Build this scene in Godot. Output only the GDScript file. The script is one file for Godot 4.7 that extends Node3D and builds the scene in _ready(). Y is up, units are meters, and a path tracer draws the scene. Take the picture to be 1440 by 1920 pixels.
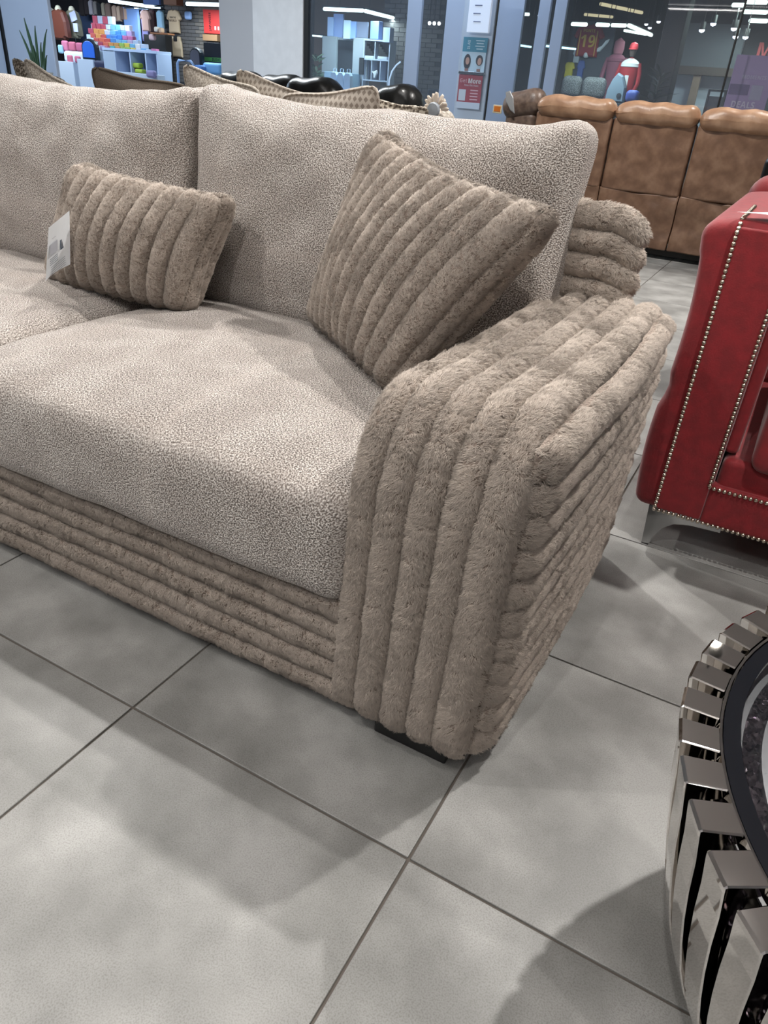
extends Node3D
# A furniture showroom in a mall: a fur-ribbed sofa, a red velvet sofa, a mirrored coffee table, and the shops beyond the glass.

var M := {}
var used := {}
var rng := RandomNumberGenerator.new()
var lump := FastNoiseLite.new()
var swirl := FastNoiseLite.new()
var fur_spots := []
var top_comb := Vector3.ZERO
var fur_meshes := []

func _ready() -> void:
	rng.seed = 7
	lump.seed = 3
	lump.frequency = 22.0
	lump.fractal_octaves = 2
	swirl.seed = 11
	swirl.frequency = 9.0
	swirl.fractal_octaves = 2

	# camera
	var cam := Camera3D.new()
	cam.name = "camera"
	add_child(cam)
	cam.position = Vector3(0.2509, 1.0663, 0.6772)
	cam.rotation_degrees = Vector3(-30.664, 26.9186, 4.5136)
	cam.fov = 70.503
	cam.near = 0.05
	cam.far = 80.0
	cam.current = true

	# environment
	var env := Environment.new()
	env.background_mode = Environment.BG_COLOR
	env.background_color = Color(0.02, 0.022, 0.03)
	env.tonemap_mode = Environment.TONE_MAPPER_LINEAR
	env.tonemap_exposure = 1.0
	env.sdfgi_enabled = true
	env.ssao_enabled = true
	env.ssil_enabled = true
	var we := WorldEnvironment.new()
	we.name = "environment"
	we.environment = env
	add_child(we)

	make_materials()
	make_lights()
	make_structure()
	make_fur_meshes()
	make_ribbed_sofa()
	make_pillows()
	make_red_sofa()
	make_table()
	make_brown_sofa()
	make_behind_sofas()
	make_storefront()
	make_left_shop()
	make_kiosk()
	make_sports_shop()

# ---------------------------------------------------------------- helpers

func numbered(n: String) -> String:
	used[n] = used.get(n, -1) + 1
	return n if used[n] == 0 else "%s_%03d" % [n, used[n]]

func tag(o: Node, label: String, category: String, group := "", kind := "") -> void:
	if label:
		o.set_meta("label", label)
	if category:
		o.set_meta("category", category)
	if group:
		o.set_meta("group", group)
	if kind:
		o.set_meta("kind", kind)

func thing(called: String, label: String, category: String, at := Vector3.ZERO, group := "", turn := 0.0) -> Node3D:
	var o := Node3D.new()
	o.name = numbered(called)
	add_child(o)
	o.position = at
	o.rotation.y = turn
	tag(o, label, category, group)
	return o

# a mesh in its parent's own axes
func part(called: String, mesh: Mesh, m: Material, parent: Node, at := Vector3.ZERO, basis := Basis()) -> MeshInstance3D:
	var o := MeshInstance3D.new()
	o.name = called if parent != self else numbered(called)
	o.mesh = mesh
	o.material_override = m
	parent.add_child(o, true)
	o.transform = Transform3D(basis, at)
	return o

# a mesh whose vertices are given in the room's axes
func put(called: String, mesh: Mesh, m: Material, parent: Node) -> MeshInstance3D:
	var o := part(called, mesh, m, parent)
	if parent != self:
		o.global_transform = Transform3D()
	return o

func structure(called: String, mesh: Mesh, m: Material, at := Vector3.ZERO) -> MeshInstance3D:
	var o := part(called, mesh, m, self, at)
	o.set_meta("kind", "structure")
	return o

func solid(v: PackedVector3Array, n: PackedVector3Array, f: PackedInt32Array, c = null) -> ArrayMesh:
	var a := []
	a.resize(Mesh.ARRAY_MAX)
	a[Mesh.ARRAY_VERTEX] = v
	a[Mesh.ARRAY_NORMAL] = n
	a[Mesh.ARRAY_INDEX] = f
	if c != null:
		a[Mesh.ARRAY_COLOR] = c
	var m := ArrayMesh.new()
	m.add_surface_from_arrays(Mesh.PRIMITIVE_TRIANGLES, a)
	return m

# smooth normals for an indexed mesh; Godot's front faces run clockwise
func normals_of(v: PackedVector3Array, f: PackedInt32Array) -> PackedVector3Array:
	var n := PackedVector3Array()
	n.resize(v.size())
	for k in range(0, f.size(), 3):
		var w := (v[f[k + 2]] - v[f[k]]).cross(v[f[k + 1]] - v[f[k]])
		n[f[k]] += w
		n[f[k + 1]] += w
		n[f[k + 2]] += w
	for i in n.size():
		n[i] = n[i].normalized() if n[i].length_squared() > 1e-20 else Vector3.UP
	return n

# a sheet of rows of points; "inside" is a point behind the sheet
func grid(rows: Array, inside: Vector3) -> Dictionary:
	var nu: int = rows.size()
	var nv: int = rows[0].size()
	var v := PackedVector3Array()
	for r in rows:
		v.append_array(r)
	var f := PackedInt32Array()
	for i in nu - 1:
		for j in nv - 1:
			var a := i * nv + j
			f.append_array([a, a + 1, a + nv, a + 1, a + nv + 1, a + nv])
	var n := normals_of(v, f)
	var out := 0.0
	for k in v.size():
		out += n[k].dot((v[k] - inside).normalized())
	if out < 0.0:
		f.reverse()
		n = normals_of(v, f)
	return {"mesh": solid(v, n, f), "v": v, "n": n, "f": f, "nu": nu, "nv": nv}

# a box with rounded edges, cut into cells so that it can be pushed into shape
func soft_box(size: Vector3, r: float, cells: int, shape = null) -> ArrayMesh:
	var h := size / 2.0
	r = minf(r, minf(h.x, minf(h.y, h.z)) * 0.98)
	var ticks := []
	for ax in 3:
		var t := PackedFloat32Array()
		for q in [0.0, 0.3, 0.65]:
			t.append(-h[ax] + q * r)
		for k in cells + 1:
			t.append(lerpf(-h[ax] + r, h[ax] - r, float(k) / cells))
		for q in [0.65, 0.3, 0.0]:
			t.append(h[ax] - q * r)
		ticks.append(t)
	var v := PackedVector3Array()
	var f := PackedInt32Array()
	var ids := {}
	for ax in 3:
		var bx := (ax + 1) % 3
		var cx := (ax + 2) % 3
		for s in [-1.0, 1.0]:
			var nb: int = ticks[bx].size()
			var nc: int = ticks[cx].size()
			var at := PackedInt32Array()
			at.resize(nb * nc)
			for i in nb:
				for j in nc:
					var p := Vector3()
					p[ax] = s * h[ax]
					p[bx] = ticks[bx][i]
					p[cx] = ticks[cx][j]
					var q := p.clamp(-h + Vector3(r, r, r), h - Vector3(r, r, r))
					var d := p - q
					if d.length_squared() > 1e-14:
						p = q + d.normalized() * r
					var key := Vector3i((p * 20000.0).round())
					if not ids.has(key):
						ids[key] = v.size()
						v.append(p)
					at[i * nc + j] = ids[key]
			for i in nb - 1:
				for j in nc - 1:
					var a := at[i * nc + j]
					var b := at[i * nc + j + 1]
					var c := at[(i + 1) * nc + j]
					var d2 := at[(i + 1) * nc + j + 1]
					if s > 0:
						f.append_array([a, b, c, b, d2, c])
					else:
						f.append_array([a, c, b, b, c, d2])
	if shape != null:
		for k in v.size():
			v[k] = shape.call(v[k])
	return solid(v, normals_of(v, f), f)

var box_cache := {}
func box(size: Vector3, bevel := 0.006) -> ArrayMesh:
	var key := [size, bevel]
	if not box_cache.has(key):
		box_cache[key] = soft_box(size, bevel, 1)
	return box_cache[key]

# a surface of revolution about y from (radius, height) pairs; sharp corners stay sharp
func lathe(profile: Array, turns := 24) -> ArrayMesh:
	var mid := 0.0
	for p in profile:
		mid += p[1] / profile.size()
	var v := PackedVector3Array()
	var n := PackedVector3Array()
	var f := PackedInt32Array()
	var rows := []
	for i in profile.size():
		var row := PackedVector3Array()
		for k in turns + 1:
			var a := TAU * k / turns
			row.append(Vector3(cos(a) * profile[i][0], profile[i][1], sin(a) * profile[i][0]))
		rows.append(row)
		var ends := i == profile.size() - 1
		if i > 0 and not ends:
			var d0 := Vector2(profile[i][0] - profile[i - 1][0], profile[i][1] - profile[i - 1][1]).normalized()
			var d1 := Vector2(profile[i + 1][0] - profile[i][0], profile[i + 1][1] - profile[i][1]).normalized()
			ends = d0.dot(d1) < 0.8
		if i > 0 and ends:
			var g := grid(rows, Vector3(0, mid, 0))
			var at := v.size()
			for q in g.f:
				f.append(at + q)
			v.append_array(g.v)
			n.append_array(g.n)
			rows = [row]
	return solid(v, n, f)

func tube(path: Array, radius: float, sides := 8) -> ArrayMesh:
	var rows := []
	var up := Vector3.UP
	for i in path.size():
		var t: Vector3 = (path[mini(i + 1, path.size() - 1)] - path[maxi(i - 1, 0)]).normalized()
		if absf(t.dot(up)) > 0.95:
			up = Vector3.RIGHT
		var s := t.cross(up).normalized()
		var w := s.cross(t)
		var row := PackedVector3Array()
		for k in sides + 1:
			var a := TAU * k / sides
			row.append(path[i] + (s * cos(a) + w * sin(a)) * radius)
		rows.append(row)
	return grid(rows, path[path.size() / 2]).mesh

# an outline in x and y with thickness in z; the faces are drawn in by "soft" and stand proud
func slab_of(outline: PackedVector2Array, depth: float, soft := 0.0) -> ArrayMesh:
	if not Geometry2D.is_polygon_clockwise(outline):
		outline.reverse()
	var mid := Vector2()
	for p in outline:
		mid += p / outline.size()
	var loops := [[1.0 - soft, -depth / 2], [1.0, -depth / 2 * (0.5 if soft > 0 else 1.0)], [1.0, depth / 2 * (0.5 if soft > 0 else 1.0)], [1.0 - soft, depth / 2]]
	if soft == 0.0:
		loops = [[1.0, -depth / 2], [1.0, depth / 2]]
	var st := SurfaceTool.new()
	st.begin(Mesh.PRIMITIVE_TRIANGLES)
	st.set_smooth_group(-1)
	var n := outline.size()
	var at := func(l, k):
		var q: Vector2 = mid + (outline[k % n] - mid) * l[0]
		return Vector3(q.x, q.y, l[1])
	for i in loops.size() - 1:
		for k in n:
			var a: Vector3 = at.call(loops[i], k)
			var b: Vector3 = at.call(loops[i], k + 1)
			var c: Vector3 = at.call(loops[i + 1], k)
			var d: Vector3 = at.call(loops[i + 1], k + 1)
			for p in [a, b, c, b, d, c]:
				st.add_vertex(p)
	var tri := Geometry2D.triangulate_polygon(outline)
	for k in range(0, tri.size(), 3):
		var a: Vector3 = at.call(loops[-1], tri[k])
		var b: Vector3 = at.call(loops[-1], tri[k + 1])
		var c: Vector3 = at.call(loops[-1], tri[k + 2])
		if (c - a).cross(b - a).z < 0:
			var t := b
			b = c
			c = t
		for p in [a, b, c]:
			st.add_vertex(p)
		a.z = loops[0][1]
		b.z = loops[0][1]
		c.z = loops[0][1]
		for p in [a, c, b]:
			st.add_vertex(p)
	st.generate_normals()
	return st.commit()

func words(t: String, size: float, depth := 0.004) -> TextMesh:
	var m := TextMesh.new()
	var f := SystemFont.new()
	f.font_names = ["Droid Sans"]
	f.font_weight = 700
	m.font = f
	m.text = t
	m.font_size = 32
	m.pixel_size = size / 32.0
	m.depth = depth
	return m

# ---------------------------------------------------------------- materials

func flat(r: int, g: int, b: int, rough := 0.7, metal := 0.0) -> StandardMaterial3D:
	var key := "%d_%d_%d_%.2f_%.2f" % [r, g, b, rough, metal]
	if not M.has(key):
		var m := StandardMaterial3D.new()
		m.albedo_color = Color8(r, g, b)
		m.roughness = rough
		m.metallic = metal
		M[key] = m
	return M[key]

func glowing(r: int, g: int, b: int, power: float) -> StandardMaterial3D:
	var m := StandardMaterial3D.new()
	m.albedo_color = Color8(r, g, b)
	m.emission_enabled = true
	m.emission = Color8(r, g, b)
	m.emission_energy_multiplier = power
	return m

func noise_tex(seed_: int, freq: float, stops: Array, side := 512, octaves := 3, kind := FastNoiseLite.TYPE_SIMPLEX_SMOOTH) -> NoiseTexture2D:
	var n := FastNoiseLite.new()
	n.seed = seed_
	n.noise_type = kind
	n.frequency = freq
	n.fractal_octaves = octaves
	var t := NoiseTexture2D.new()
	t.width = side
	t.height = side
	t.seamless = true
	t.seamless_blend_skirt = 0.15
	t.noise = n
	if stops:
		var g := Gradient.new()
		var o := PackedFloat32Array()
		var c := PackedColorArray()
		for s in stops:
			o.append(s[0])
			c.append(s[1])
		g.offsets = o
		g.colors = c
		t.color_ramp = g
	return t

func grained(tex: Texture2D, metres: float, rough: float, bump: Texture2D = null, bump_cm := 0.0) -> StandardMaterial3D:
	var m := StandardMaterial3D.new()
	m.albedo_texture = tex
	m.roughness = rough
	m.uv1_triplanar = true
	m.uv1_triplanar_sharpness = 4.0
	m.uv1_scale = Vector3.ONE / metres
	if bump:
		m.heightmap_enabled = true
		m.heightmap_texture = bump
		m.heightmap_scale = bump_cm
	return m

func layered(m: StandardMaterial3D, tex: Texture2D, metres: float) -> void:
	m.detail_enabled = true
	m.detail_blend_mode = BaseMaterial3D.BLEND_MODE_MUL
	m.detail_albedo = tex
	m.detail_uv_layer = BaseMaterial3D.DETAIL_UV_2
	m.uv2_triplanar = true
	m.uv2_triplanar_sharpness = 4.0
	m.uv2_scale = Vector3.ONE / metres

func make_materials() -> void:
	var patches := noise_tex(5, 0.012, [[0.3, Color8(238, 236, 235)], [0.7, Color8(255, 255, 255)]], 512, 3)
	var stains := noise_tex(8, 0.02, [[0.2, Color8(214, 208, 205)], [0.7, Color8(255, 255, 255)]], 512, 4)
	# chenille of the cushions
	var weave := noise_tex(21, 0.11, [[0.3, Color8(104, 95, 88)], [0.45, Color8(164, 154, 146)], [0.56, Color8(194, 185, 178)], [0.71, Color8(230, 224, 218)]], 1024, 2)
	var weave_height := noise_tex(21, 0.11, [], 1024, 2)
	M.chenille = grained(weave, 0.47, 0.85, weave_height, 0.38)
	layered(M.chenille, patches, 0.9)
	M.chenille.rim_enabled = true
	M.chenille.rim = 0.35
	M.chenille.rim_tint = 0.5
	# backing of the ribs and the strands of their fur
	var plush := noise_tex(33, 0.05, [[0.2, Color8(124, 111, 101)], [0.5, Color8(146, 132, 121)], [0.8, Color8(166, 152, 141)]], 512, 4)
	M.plush = grained(plush, 0.2, 0.95, noise_tex(34, 0.12, [], 512, 3), 0.2)
	M.fur = flat(191, 178, 166, 0.75)
	M.fur = M.fur.duplicate()
	M.fur.vertex_color_use_as_albedo = true
	M.fur.rim_enabled = true
	M.fur.rim = 0.3
	M.fur.rim_tint = 0.6
	# floor tiles: four cuts of one cloudy stone
	var stone := noise_tex(41, 0.006, [[0.2, Color8(131, 131, 129)], [0.42, Color8(144, 144, 142)], [0.58, Color8(153, 153, 151)], [0.8, Color8(167, 167, 165)]], 1024, 6)
	var speckle := noise_tex(42, 0.16, [[0.15, Color8(218, 216, 213)], [0.55, Color8(250, 249, 248)], [0.9, Color8(255, 255, 255)]], 1024, 3)
	var relief := noise_tex(43, 0.1, [], 512, 3)
	for k in 4:
		var t := grained(stone, 1.7, 0.42, relief, 0.012)
		t.uv1_world_triplanar = true
		t.uv1_offset = Vector3(0.31 * k, 0, 0.17 * k)
		layered(t, speckle, 0.55)
		t.uv2_world_triplanar = true
		M["tile%d" % k] = t
	M.grout = flat(92, 86, 80, 0.9)
	M.mall_floor = grained(stone, 2.4, 0.35)
	# leathers
	var hide := noise_tex(51, 0.09, [], 512, 4)
	M.brown = grained(noise_tex(52, 0.012, [[0.2, Color8(112, 84, 66)], [0.55, Color8(128, 98, 78)], [0.85, Color8(144, 114, 93)]], 512, 4), 0.9, 0.42, hide, 0.05)
	M.tan = grained(noise_tex(53, 0.012, [[0.2, Color8(158, 122, 96)], [0.55, Color8(174, 138, 110)], [0.85, Color8(190, 154, 126)]], 512, 4), 0.9, 0.38, hide, 0.05)
	M.taupe_leather = grained(noise_tex(54, 0.02, [[0.2, Color8(92, 76, 68)], [0.8, Color8(122, 104, 92)]], 512, 3), 0.6, 0.4, hide, 0.05)
	M.black_leather = grained(noise_tex(55, 0.02, [[0.2, Color8(20, 20, 20)], [0.8, Color8(32, 32, 31)]], 512, 3), 0.6, 0.3, hide, 0.05)
	# red velvet
	M.velvet = grained(noise_tex(61, 0.02, [[0.2, Color8(112, 3, 14)], [0.8, Color8(128, 7, 20)]], 512, 4), 0.5, 0.75, noise_tex(62, 0.2, [], 512, 2), 0.03)
	M.velvet.rim_enabled = true
	M.velvet.rim = 0.5
	M.velvet.rim_tint = 0.75
	M.velvet_dark = M.velvet
	M.chrome = flat(226, 222, 218, 0.035, 1.0)
	M.nail = flat(205, 192, 176, 0.22, 1.0)
	M.steel = flat(150, 150, 150, 0.12, 1.0)
	M.navy_glass = flat(10, 13, 20, 0.05)
	M.navy_glass.metallic_specular = 0.7
	var smoked := StandardMaterial3D.new()
	smoked.albedo_color = Color(0.05, 0.07, 0.1, 0.16)
	smoked.transparency = BaseMaterial3D.TRANSPARENCY_ALPHA
	smoked.roughness = 0.03
	M.smoked = smoked
	var pane := StandardMaterial3D.new()
	pane.albedo_color = Color(0.75, 0.82, 0.9, 0.06)
	pane.transparency = BaseMaterial3D.TRANSPARENCY_ALPHA
	pane.roughness = 0.02
	M.pane = pane
	var crystal := StandardMaterial3D.new()
	crystal.albedo_color = Color8(150, 140, 150)
	crystal.metallic = 0.9
	crystal.roughness = 0.06
	M.crystal = crystal
	M.black = flat(14, 14, 15, 0.5)
	M.paper = flat(232, 236, 240, 0.7)
	# walls and shops
	M.white_wall = grained(noise_tex(71, 0.03, [[0.2, Color8(210, 211, 214)], [0.8, Color8(216, 217, 220)]], 256, 3), 1.5, 0.8)
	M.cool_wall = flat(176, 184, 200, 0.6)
	M.dark_wall = flat(46, 44, 48, 0.85)
	M.ceiling = flat(206, 202, 200, 0.9)
	M.mall_ceiling = flat(34, 36, 42, 0.9)
	M.brick = flat(98, 92, 90, 0.9)
	M.brick_warm = flat(118, 108, 100, 0.9)
	M.mortar = flat(70, 68, 68, 0.95)
	# woven pillow cloths
	M.snake = grained(noise_tex(81, 0.05, [[0.3, Color8(84, 74, 64)], [0.45, Color8(150, 140, 126)], [0.6, Color8(206, 198, 184)]], 512, 2, FastNoiseLite.TYPE_CELLULAR), 0.3, 0.8)
	M.grey_cloth = grained(noise_tex(82, 0.1, [[0.2, Color8(92, 82, 72)], [0.8, Color8(122, 110, 98)]], 512, 3), 0.3, 0.8)
	M.pale_cloth = grained(noise_tex(83, 0.06, [[0.3, Color8(150, 140, 128)], [0.7, Color8(208, 201, 190)]], 512, 2), 0.3, 0.8)
	M.mottle = grained(noise_tex(84, 0.06, [[0.3, Color8(40, 42, 46)], [0.5, Color8(84, 86, 92)], [0.7, Color8(128, 130, 136)]], 256, 2), 0.4, 0.7)

# ---------------------------------------------------------------- light

func spot(at: Vector3, towards: Vector3, energy: float, angle: float, label: String, warm := Color(1.0, 0.985, 0.965)) -> void:
	var t := thing("track_spotlight", label, "spotlight", at, "spotlights on the ceiling track")
	var dir := (towards - at).normalized()
	var b := Basis.looking_at(dir, Vector3.RIGHT)
	part("housing", lathe([[0.0, -0.09], [0.04, -0.088], [0.045, -0.07], [0.045, 0.05], [0.038, 0.055], [0.036, 0.045]], 16), M.black, t, Vector3.ZERO, b * Basis(Vector3.RIGHT, -PI / 2))
	part("stem", lathe([[0.008, 0.0], [0.008, 0.2]], 8), M.black, t)
	part("lens", lathe([[0.0, 0.046], [0.036, 0.046]], 16), glowing(255, 248, 238, 14.0), t, Vector3.ZERO, b * Basis(Vector3.RIGHT, -PI / 2))
	var l := SpotLight3D.new()
	l.name = "spot_beam"
	t.add_child(l, true)
	l.transform = Transform3D(b, dir * 0.075)
	l.light_energy = energy
	l.light_color = warm
	l.spot_angle = angle
	l.spot_angle_attenuation = 0.6
	l.spot_range = 30.0
	l.spot_attenuation = 2.0
	l.light_size = 0.035
	l.shadow_enabled = true

func panel_lamp(at: Vector3, size: Vector2, energy: float, label: String, tint: Color, glow: float, turn := 0.0, upward := 0.0) -> void:
	var t := thing("linear_ceiling_light", label, "ceiling light", at, "linear ceiling lights", turn)
	part("casing", box(Vector3(size.x + 0.02, 0.05, size.y + 0.02), 0.006), M.black, t, Vector3(0, 0.03, 0))
	part("diffuser", box(Vector3(size.x, 0.012, size.y), 0.003), glowing(int(tint.r * 255), int(tint.g * 255), int(tint.b * 255), glow), t, Vector3(0, 0.0, 0))
	if upward > 0:
		part("upper_diffuser", box(Vector3(size.x, 0.012, size.y), 0.003), glowing(int(tint.r * 255), int(tint.g * 255), int(tint.b * 255), glow), t, Vector3(0, 0.062, 0))
		for q in [-0.4, 0.4]:
			part("cord", box(Vector3(0.008, 3.5 - at.y, 0.008), 0.002), M.black, t, Vector3(q * size.x, (3.5 - at.y) / 2, 0))
	for way in [0, 1]:
		if way == 1 and upward <= 0:
			continue
		var l := AreaLight3D.new()
		l.name = "panel_beam"
		t.add_child(l, true)
		l.position = Vector3(0, -0.012 if way == 0 else 0.074, 0)
		l.rotation.x = -PI / 2 if way == 0 else PI / 2
		l.area_size = size
		l.light_energy = energy if way == 0 else upward
		l.light_color = tint
		l.area_range = 40.0
		l.area_attenuation = 2.0
		l.shadow_enabled = true

func make_lights() -> void:
	# track heads over the sofa: the shadows of the arm fall to the front and to the left
	var track_label := "black track spotlight on the grey ceiling"
	spot(Vector3(0.85, 3.25, -1.85), Vector3(-0.5, 0.3, -0.4), 7.6, 38.0, track_label + " over the sofa's right arm")
	spot(Vector3(-1.5, 3.25, -2.4), Vector3(-1.0, 0.4, -0.4), 6.4, 40.0, track_label + " behind the sofa's back cushions")
	spot(Vector3(-0.1, 3.25, 1.5), Vector3(-0.7, 0.2, -0.2), 2.6, 36.0, track_label + " before the sofa")
	spot(Vector3(-1.9, 3.25, 0.9), Vector3(-0.9, 0.2, -0.2), 3.0, 36.0, track_label + " before the sofa's left seat")
	spot(Vector3(-3.0, 3.25, -1.5), Vector3(-1.4, 0.0, 0.1), 5.0, 38.0, track_label + " over the sofa's left arm")
	spot(Vector3(1.0, 3.25, -0.1), Vector3(0.3, 0.95, -1.4), 5.0, 15.0, track_label + " before the red sofa")
	spot(Vector3(0.6, 3.25, -4.2), Vector3(-0.2, 0.0, -3.3), 8.0, 34.0, track_label + " over the aisle beside the red sofa")
	spot(Vector3(-1.6, 3.25, -3.7), Vector3(-0.9, 0.6, -5.6), 6.5, 50.0, track_label + " behind the brown sofa's end")
	spot(Vector3(0.2, 3.25, -6.3), Vector3(-0.3, 0.9, -5.7), 6.5, 50.0, track_label + " beyond the brown sofa")
	panel_lamp(Vector3(-2.6, 2.85, 2.0), Vector2(2.4, 0.12), 2.4, "long linear pendant light above the tile floor", Color(1.0, 0.99, 0.98), 4.0, 0.0, 1.25)
	panel_lamp(Vector3(1.4, 2.85, 2.0), Vector2(2.4, 0.12), 1.6, "long linear pendant light beside the spotlights", Color(1.0, 0.99, 0.98), 4.0, 0.0, 1.25)
	panel_lamp(Vector3(-1.2, 2.85, -2.9), Vector2(2.4, 0.12), 1.2, "long linear pendant light behind the ribbed sofa", Color(1.0, 0.99, 0.98), 4.0, 0.0, 1.25)
	panel_lamp(Vector3(-5.6, 3.2, -5.6), Vector2(2.4, 0.12), 18.0, "long linear light on the grey ceiling before the wall pillar", Color(0.95, 0.98, 1.0), 5.0)
	panel_lamp(Vector3(-9.6, 3.2, -5.0), Vector2(2.4, 0.12), 13.0, "long linear light on the grey ceiling before the plant", Color(0.8, 0.9, 1.0), 5.0)
	# the mall's own ceiling lights beyond the glass
	panel_lamp(Vector3(-5.0, 4.3, -9.2), Vector2(2.6, 0.16), 15.0, "long cool ceiling light of the mall passage near the pillars", Color(0.78, 0.88, 1.0), 3.0)
	panel_lamp(Vector3(-13.0, 4.3, -13.5), Vector2(6.0, 0.3), 22.0, "long cool ceiling light of the mall passage near the kiosk", Color(0.78, 0.88, 1.0), 3.0)
	panel_lamp(Vector3(-20.5, 4.3, -15.0), Vector2(6.0, 0.3), 40.0, "long cool ceiling light of the mall passage near the clothes shop", Color(0.84, 0.92, 1.0), 3.0)

# ---------------------------------------------------------------- the room

func slab(x0: float, x1: float, y0: float, y1: float, z0: float, z1: float, bevel := 0.004) -> Array:
	return [box(Vector3(x1 - x0, y1 - y0, z1 - z0), bevel), Vector3((x0 + x1) / 2, (y0 + y1) / 2, (z0 + z1) / 2)]

func wall(called: String, a: Array, m: Material) -> MeshInstance3D:
	return structure(called, a[0], m, a[1])

func make_structure() -> void:
	var floor_ := Node3D.new()
	floor_.name = "floor"
	add_child(floor_)
	floor_.set_meta("kind", "structure")
	part("grout_bed", box(Vector3(12.0, 0.1, 12.6), 0.002), M.grout, floor_, Vector3(-1.5, -0.0535, -3.0))
	var cut := soft_box(Vector3(0.5955, 0.02, 0.5955), 0.0018, 1)
	for i in range(-8, 5):
		for j in range(-15, 4):
			var k := (i * 7 + j * 13 + 400) % 4
			part("tile", cut, M["tile%d" % k], floor_, Vector3(i * 0.6 + 0.3, -0.01, j * 0.6 - 0.3))
	wall("floor_mall", slab(-34, 14, -0.11, -0.002, -34, -9.3), M.mall_floor)
	wall("floor_side", slab(-34, -7.5, -0.12, -0.004, -9.3, 4), M.mall_floor)
	wall("ceiling", slab(-8.6, 6.2, 3.5, 3.7, -8.6, 4.6), M.ceiling)
	wall("wall_right", slab(4.6, 4.8, 0, 3.5, -8.6, 3.4), M.white_wall)
	wall("wall_rear", slab(-8.6, 4.8, 0, 3.5, 3.3, 3.5), M.white_wall)
	wall("ceiling_mall", slab(-34, 14, 4.4, 4.6, -34, -8.6), M.mall_ceiling)
	wall("wall_mall_left", slab(-34, -33.8, 0, 4.6, -34, 4), M.dark_wall)
	wall("wall_mall_right", slab(13.8, 14, 0, 4.6, -34, -8.6), M.dark_wall)
	wall("ceiling_side", slab(-34, -8.6, 3.5, 3.7, -8.6, 4), M.ceiling)
	wall("wall_side_rear", slab(-34, -8.6, 0, 3.7, 3.8, 4), M.white_wall)

const SPOTS := [Vector3(-6.92, 2.19, -16), Vector3(-7.54, 2.27, -18.4), Vector3(-7.17, 2.31, -17.6), Vector3(-7.27, 2.23, -18), Vector3(-7.25, 2.44, -18), Vector3(-7.02, 2.38, -18), Vector3(-6.69, 2.64, -19), Vector3(-5.82, 1.99, -17), Vector3(-6.39, 2.59, -18.5), Vector3(-6.20, 2.61, -19), Vector3(-4.19, 2.55, -19), Vector3(-4.01, 2.46, -18.6), Vector3(-3.51, 2.45, -17), Vector3(-2.15, 2.27, -12.5), Vector3(-2.00, 2.05, -13), Vector3(-1.83, 2.12, -12.8), Vector3(-1.53, 2.07, -12.8), Vector3(-1.53, 2.00, -13.2), Vector3(-1.39, 2.00, -13.2)]
const GARMENTS := [
	["hanging_garment", "black garment hanging on the upper rail of the clothes shop", "garment", "garments on the upper rail", -23.325, -23.096, 2.267, 2.773, -20.20, 0.12, 40, 32, 34, 0.7],
	["hanging_garment", "plum garment hanging on the upper rail of the clothes shop", "garment", "garments on the upper rail", -23.071, -22.894, 2.303, 2.748, -20.20, 0.12, 46, 36, 40, 0.7],
	["hanging_garment", "lilac garment hanging on the upper rail of the clothes shop", "garment", "garments on the upper rail", -22.871, -22.695, 2.309, 2.723, -20.20, 0.12, 168, 160, 168, 0.7],
	["hanging_garment", "stone garment hanging on the upper rail of the clothes shop", "garment", "garments on the upper rail", -22.648, -22.498, 2.315, 2.698, -20.20, 0.12, 132, 124, 122, 0.7],
	["hanging_garment", "jet black garment hanging on the upper rail of the clothes shop", "garment", "garments on the upper rail", -22.479, -22.305, 2.290, 2.673, -20.20, 0.12, 24, 24, 30, 0.7],
	["hanging_garment", "khaki garment hanging on the upper rail of the clothes shop", "garment", "garments on the upper rail", -22.282, -22.134, 2.295, 2.662, -20.20, 0.12, 150, 138, 122, 0.7],
	["hanging_garment", "brown garment hanging on the upper rail of the clothes shop", "garment", "garments on the upper rail", -22.118, -21.873, 2.213, 2.652, -20.20, 0.12, 120, 98, 88, 0.7],
	["hanging_garment", "dusty pink garment hanging on the upper rail of the clothes shop", "garment", "garments on the upper rail", -21.810, -21.615, 2.162, 2.601, -20.20, 0.12, 176, 146, 130, 0.7],
	["hanging_garment", "sand garment hanging on the upper rail of the clothes shop", "garment", "garments on the upper rail", -21.592, -21.447, 2.168, 2.591, -20.20, 0.12, 190, 160, 140, 0.7],
	["hanging_garment", "chestnut garment hanging on the upper rail of the clothes shop", "garment", "garments on the upper rail", -21.422, -21.277, 2.203, 2.581, -20.20, 0.12, 120, 92, 80, 0.7],
	["hanging_garment", "salmon garment hanging on the upper rail of the clothes shop", "garment", "garments on the upper rail", -21.279, -21.135, 2.207, 2.570, -20.20, 0.12, 176, 140, 120, 0.7],
	["hanging_garment", "dark maroon garment hanging beside the cream T-shirt", "garment", "garments by the brick wall", -19.612, -19.365, 1.872, 2.485, -19.60, 0.12, 70, 34, 36, 0.7],
	["hanging_garment", "pale blue garment hanging beside the cream T-shirt", "garment", "garments by the brick wall", -19.197, -18.954, 1.991, 2.458, -19.50, 0.10, 150, 186, 210, 0.7],
	["hanging_garment", "dark green garment hanging beside the cream T-shirt", "garment", "garments by the brick wall", -19.284, -19.106, 2.010, 2.483, -19.80, 0.10, 60, 74, 72, 0.7],
	["hanging_garment", "lilac striped garment hanging under the pink T-shirt", "garment", "garments by the brick wall", -19.937, -19.642, 1.631, 2.489, -19.57, 0.08, 112, 104, 150, 0.7],
]

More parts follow.
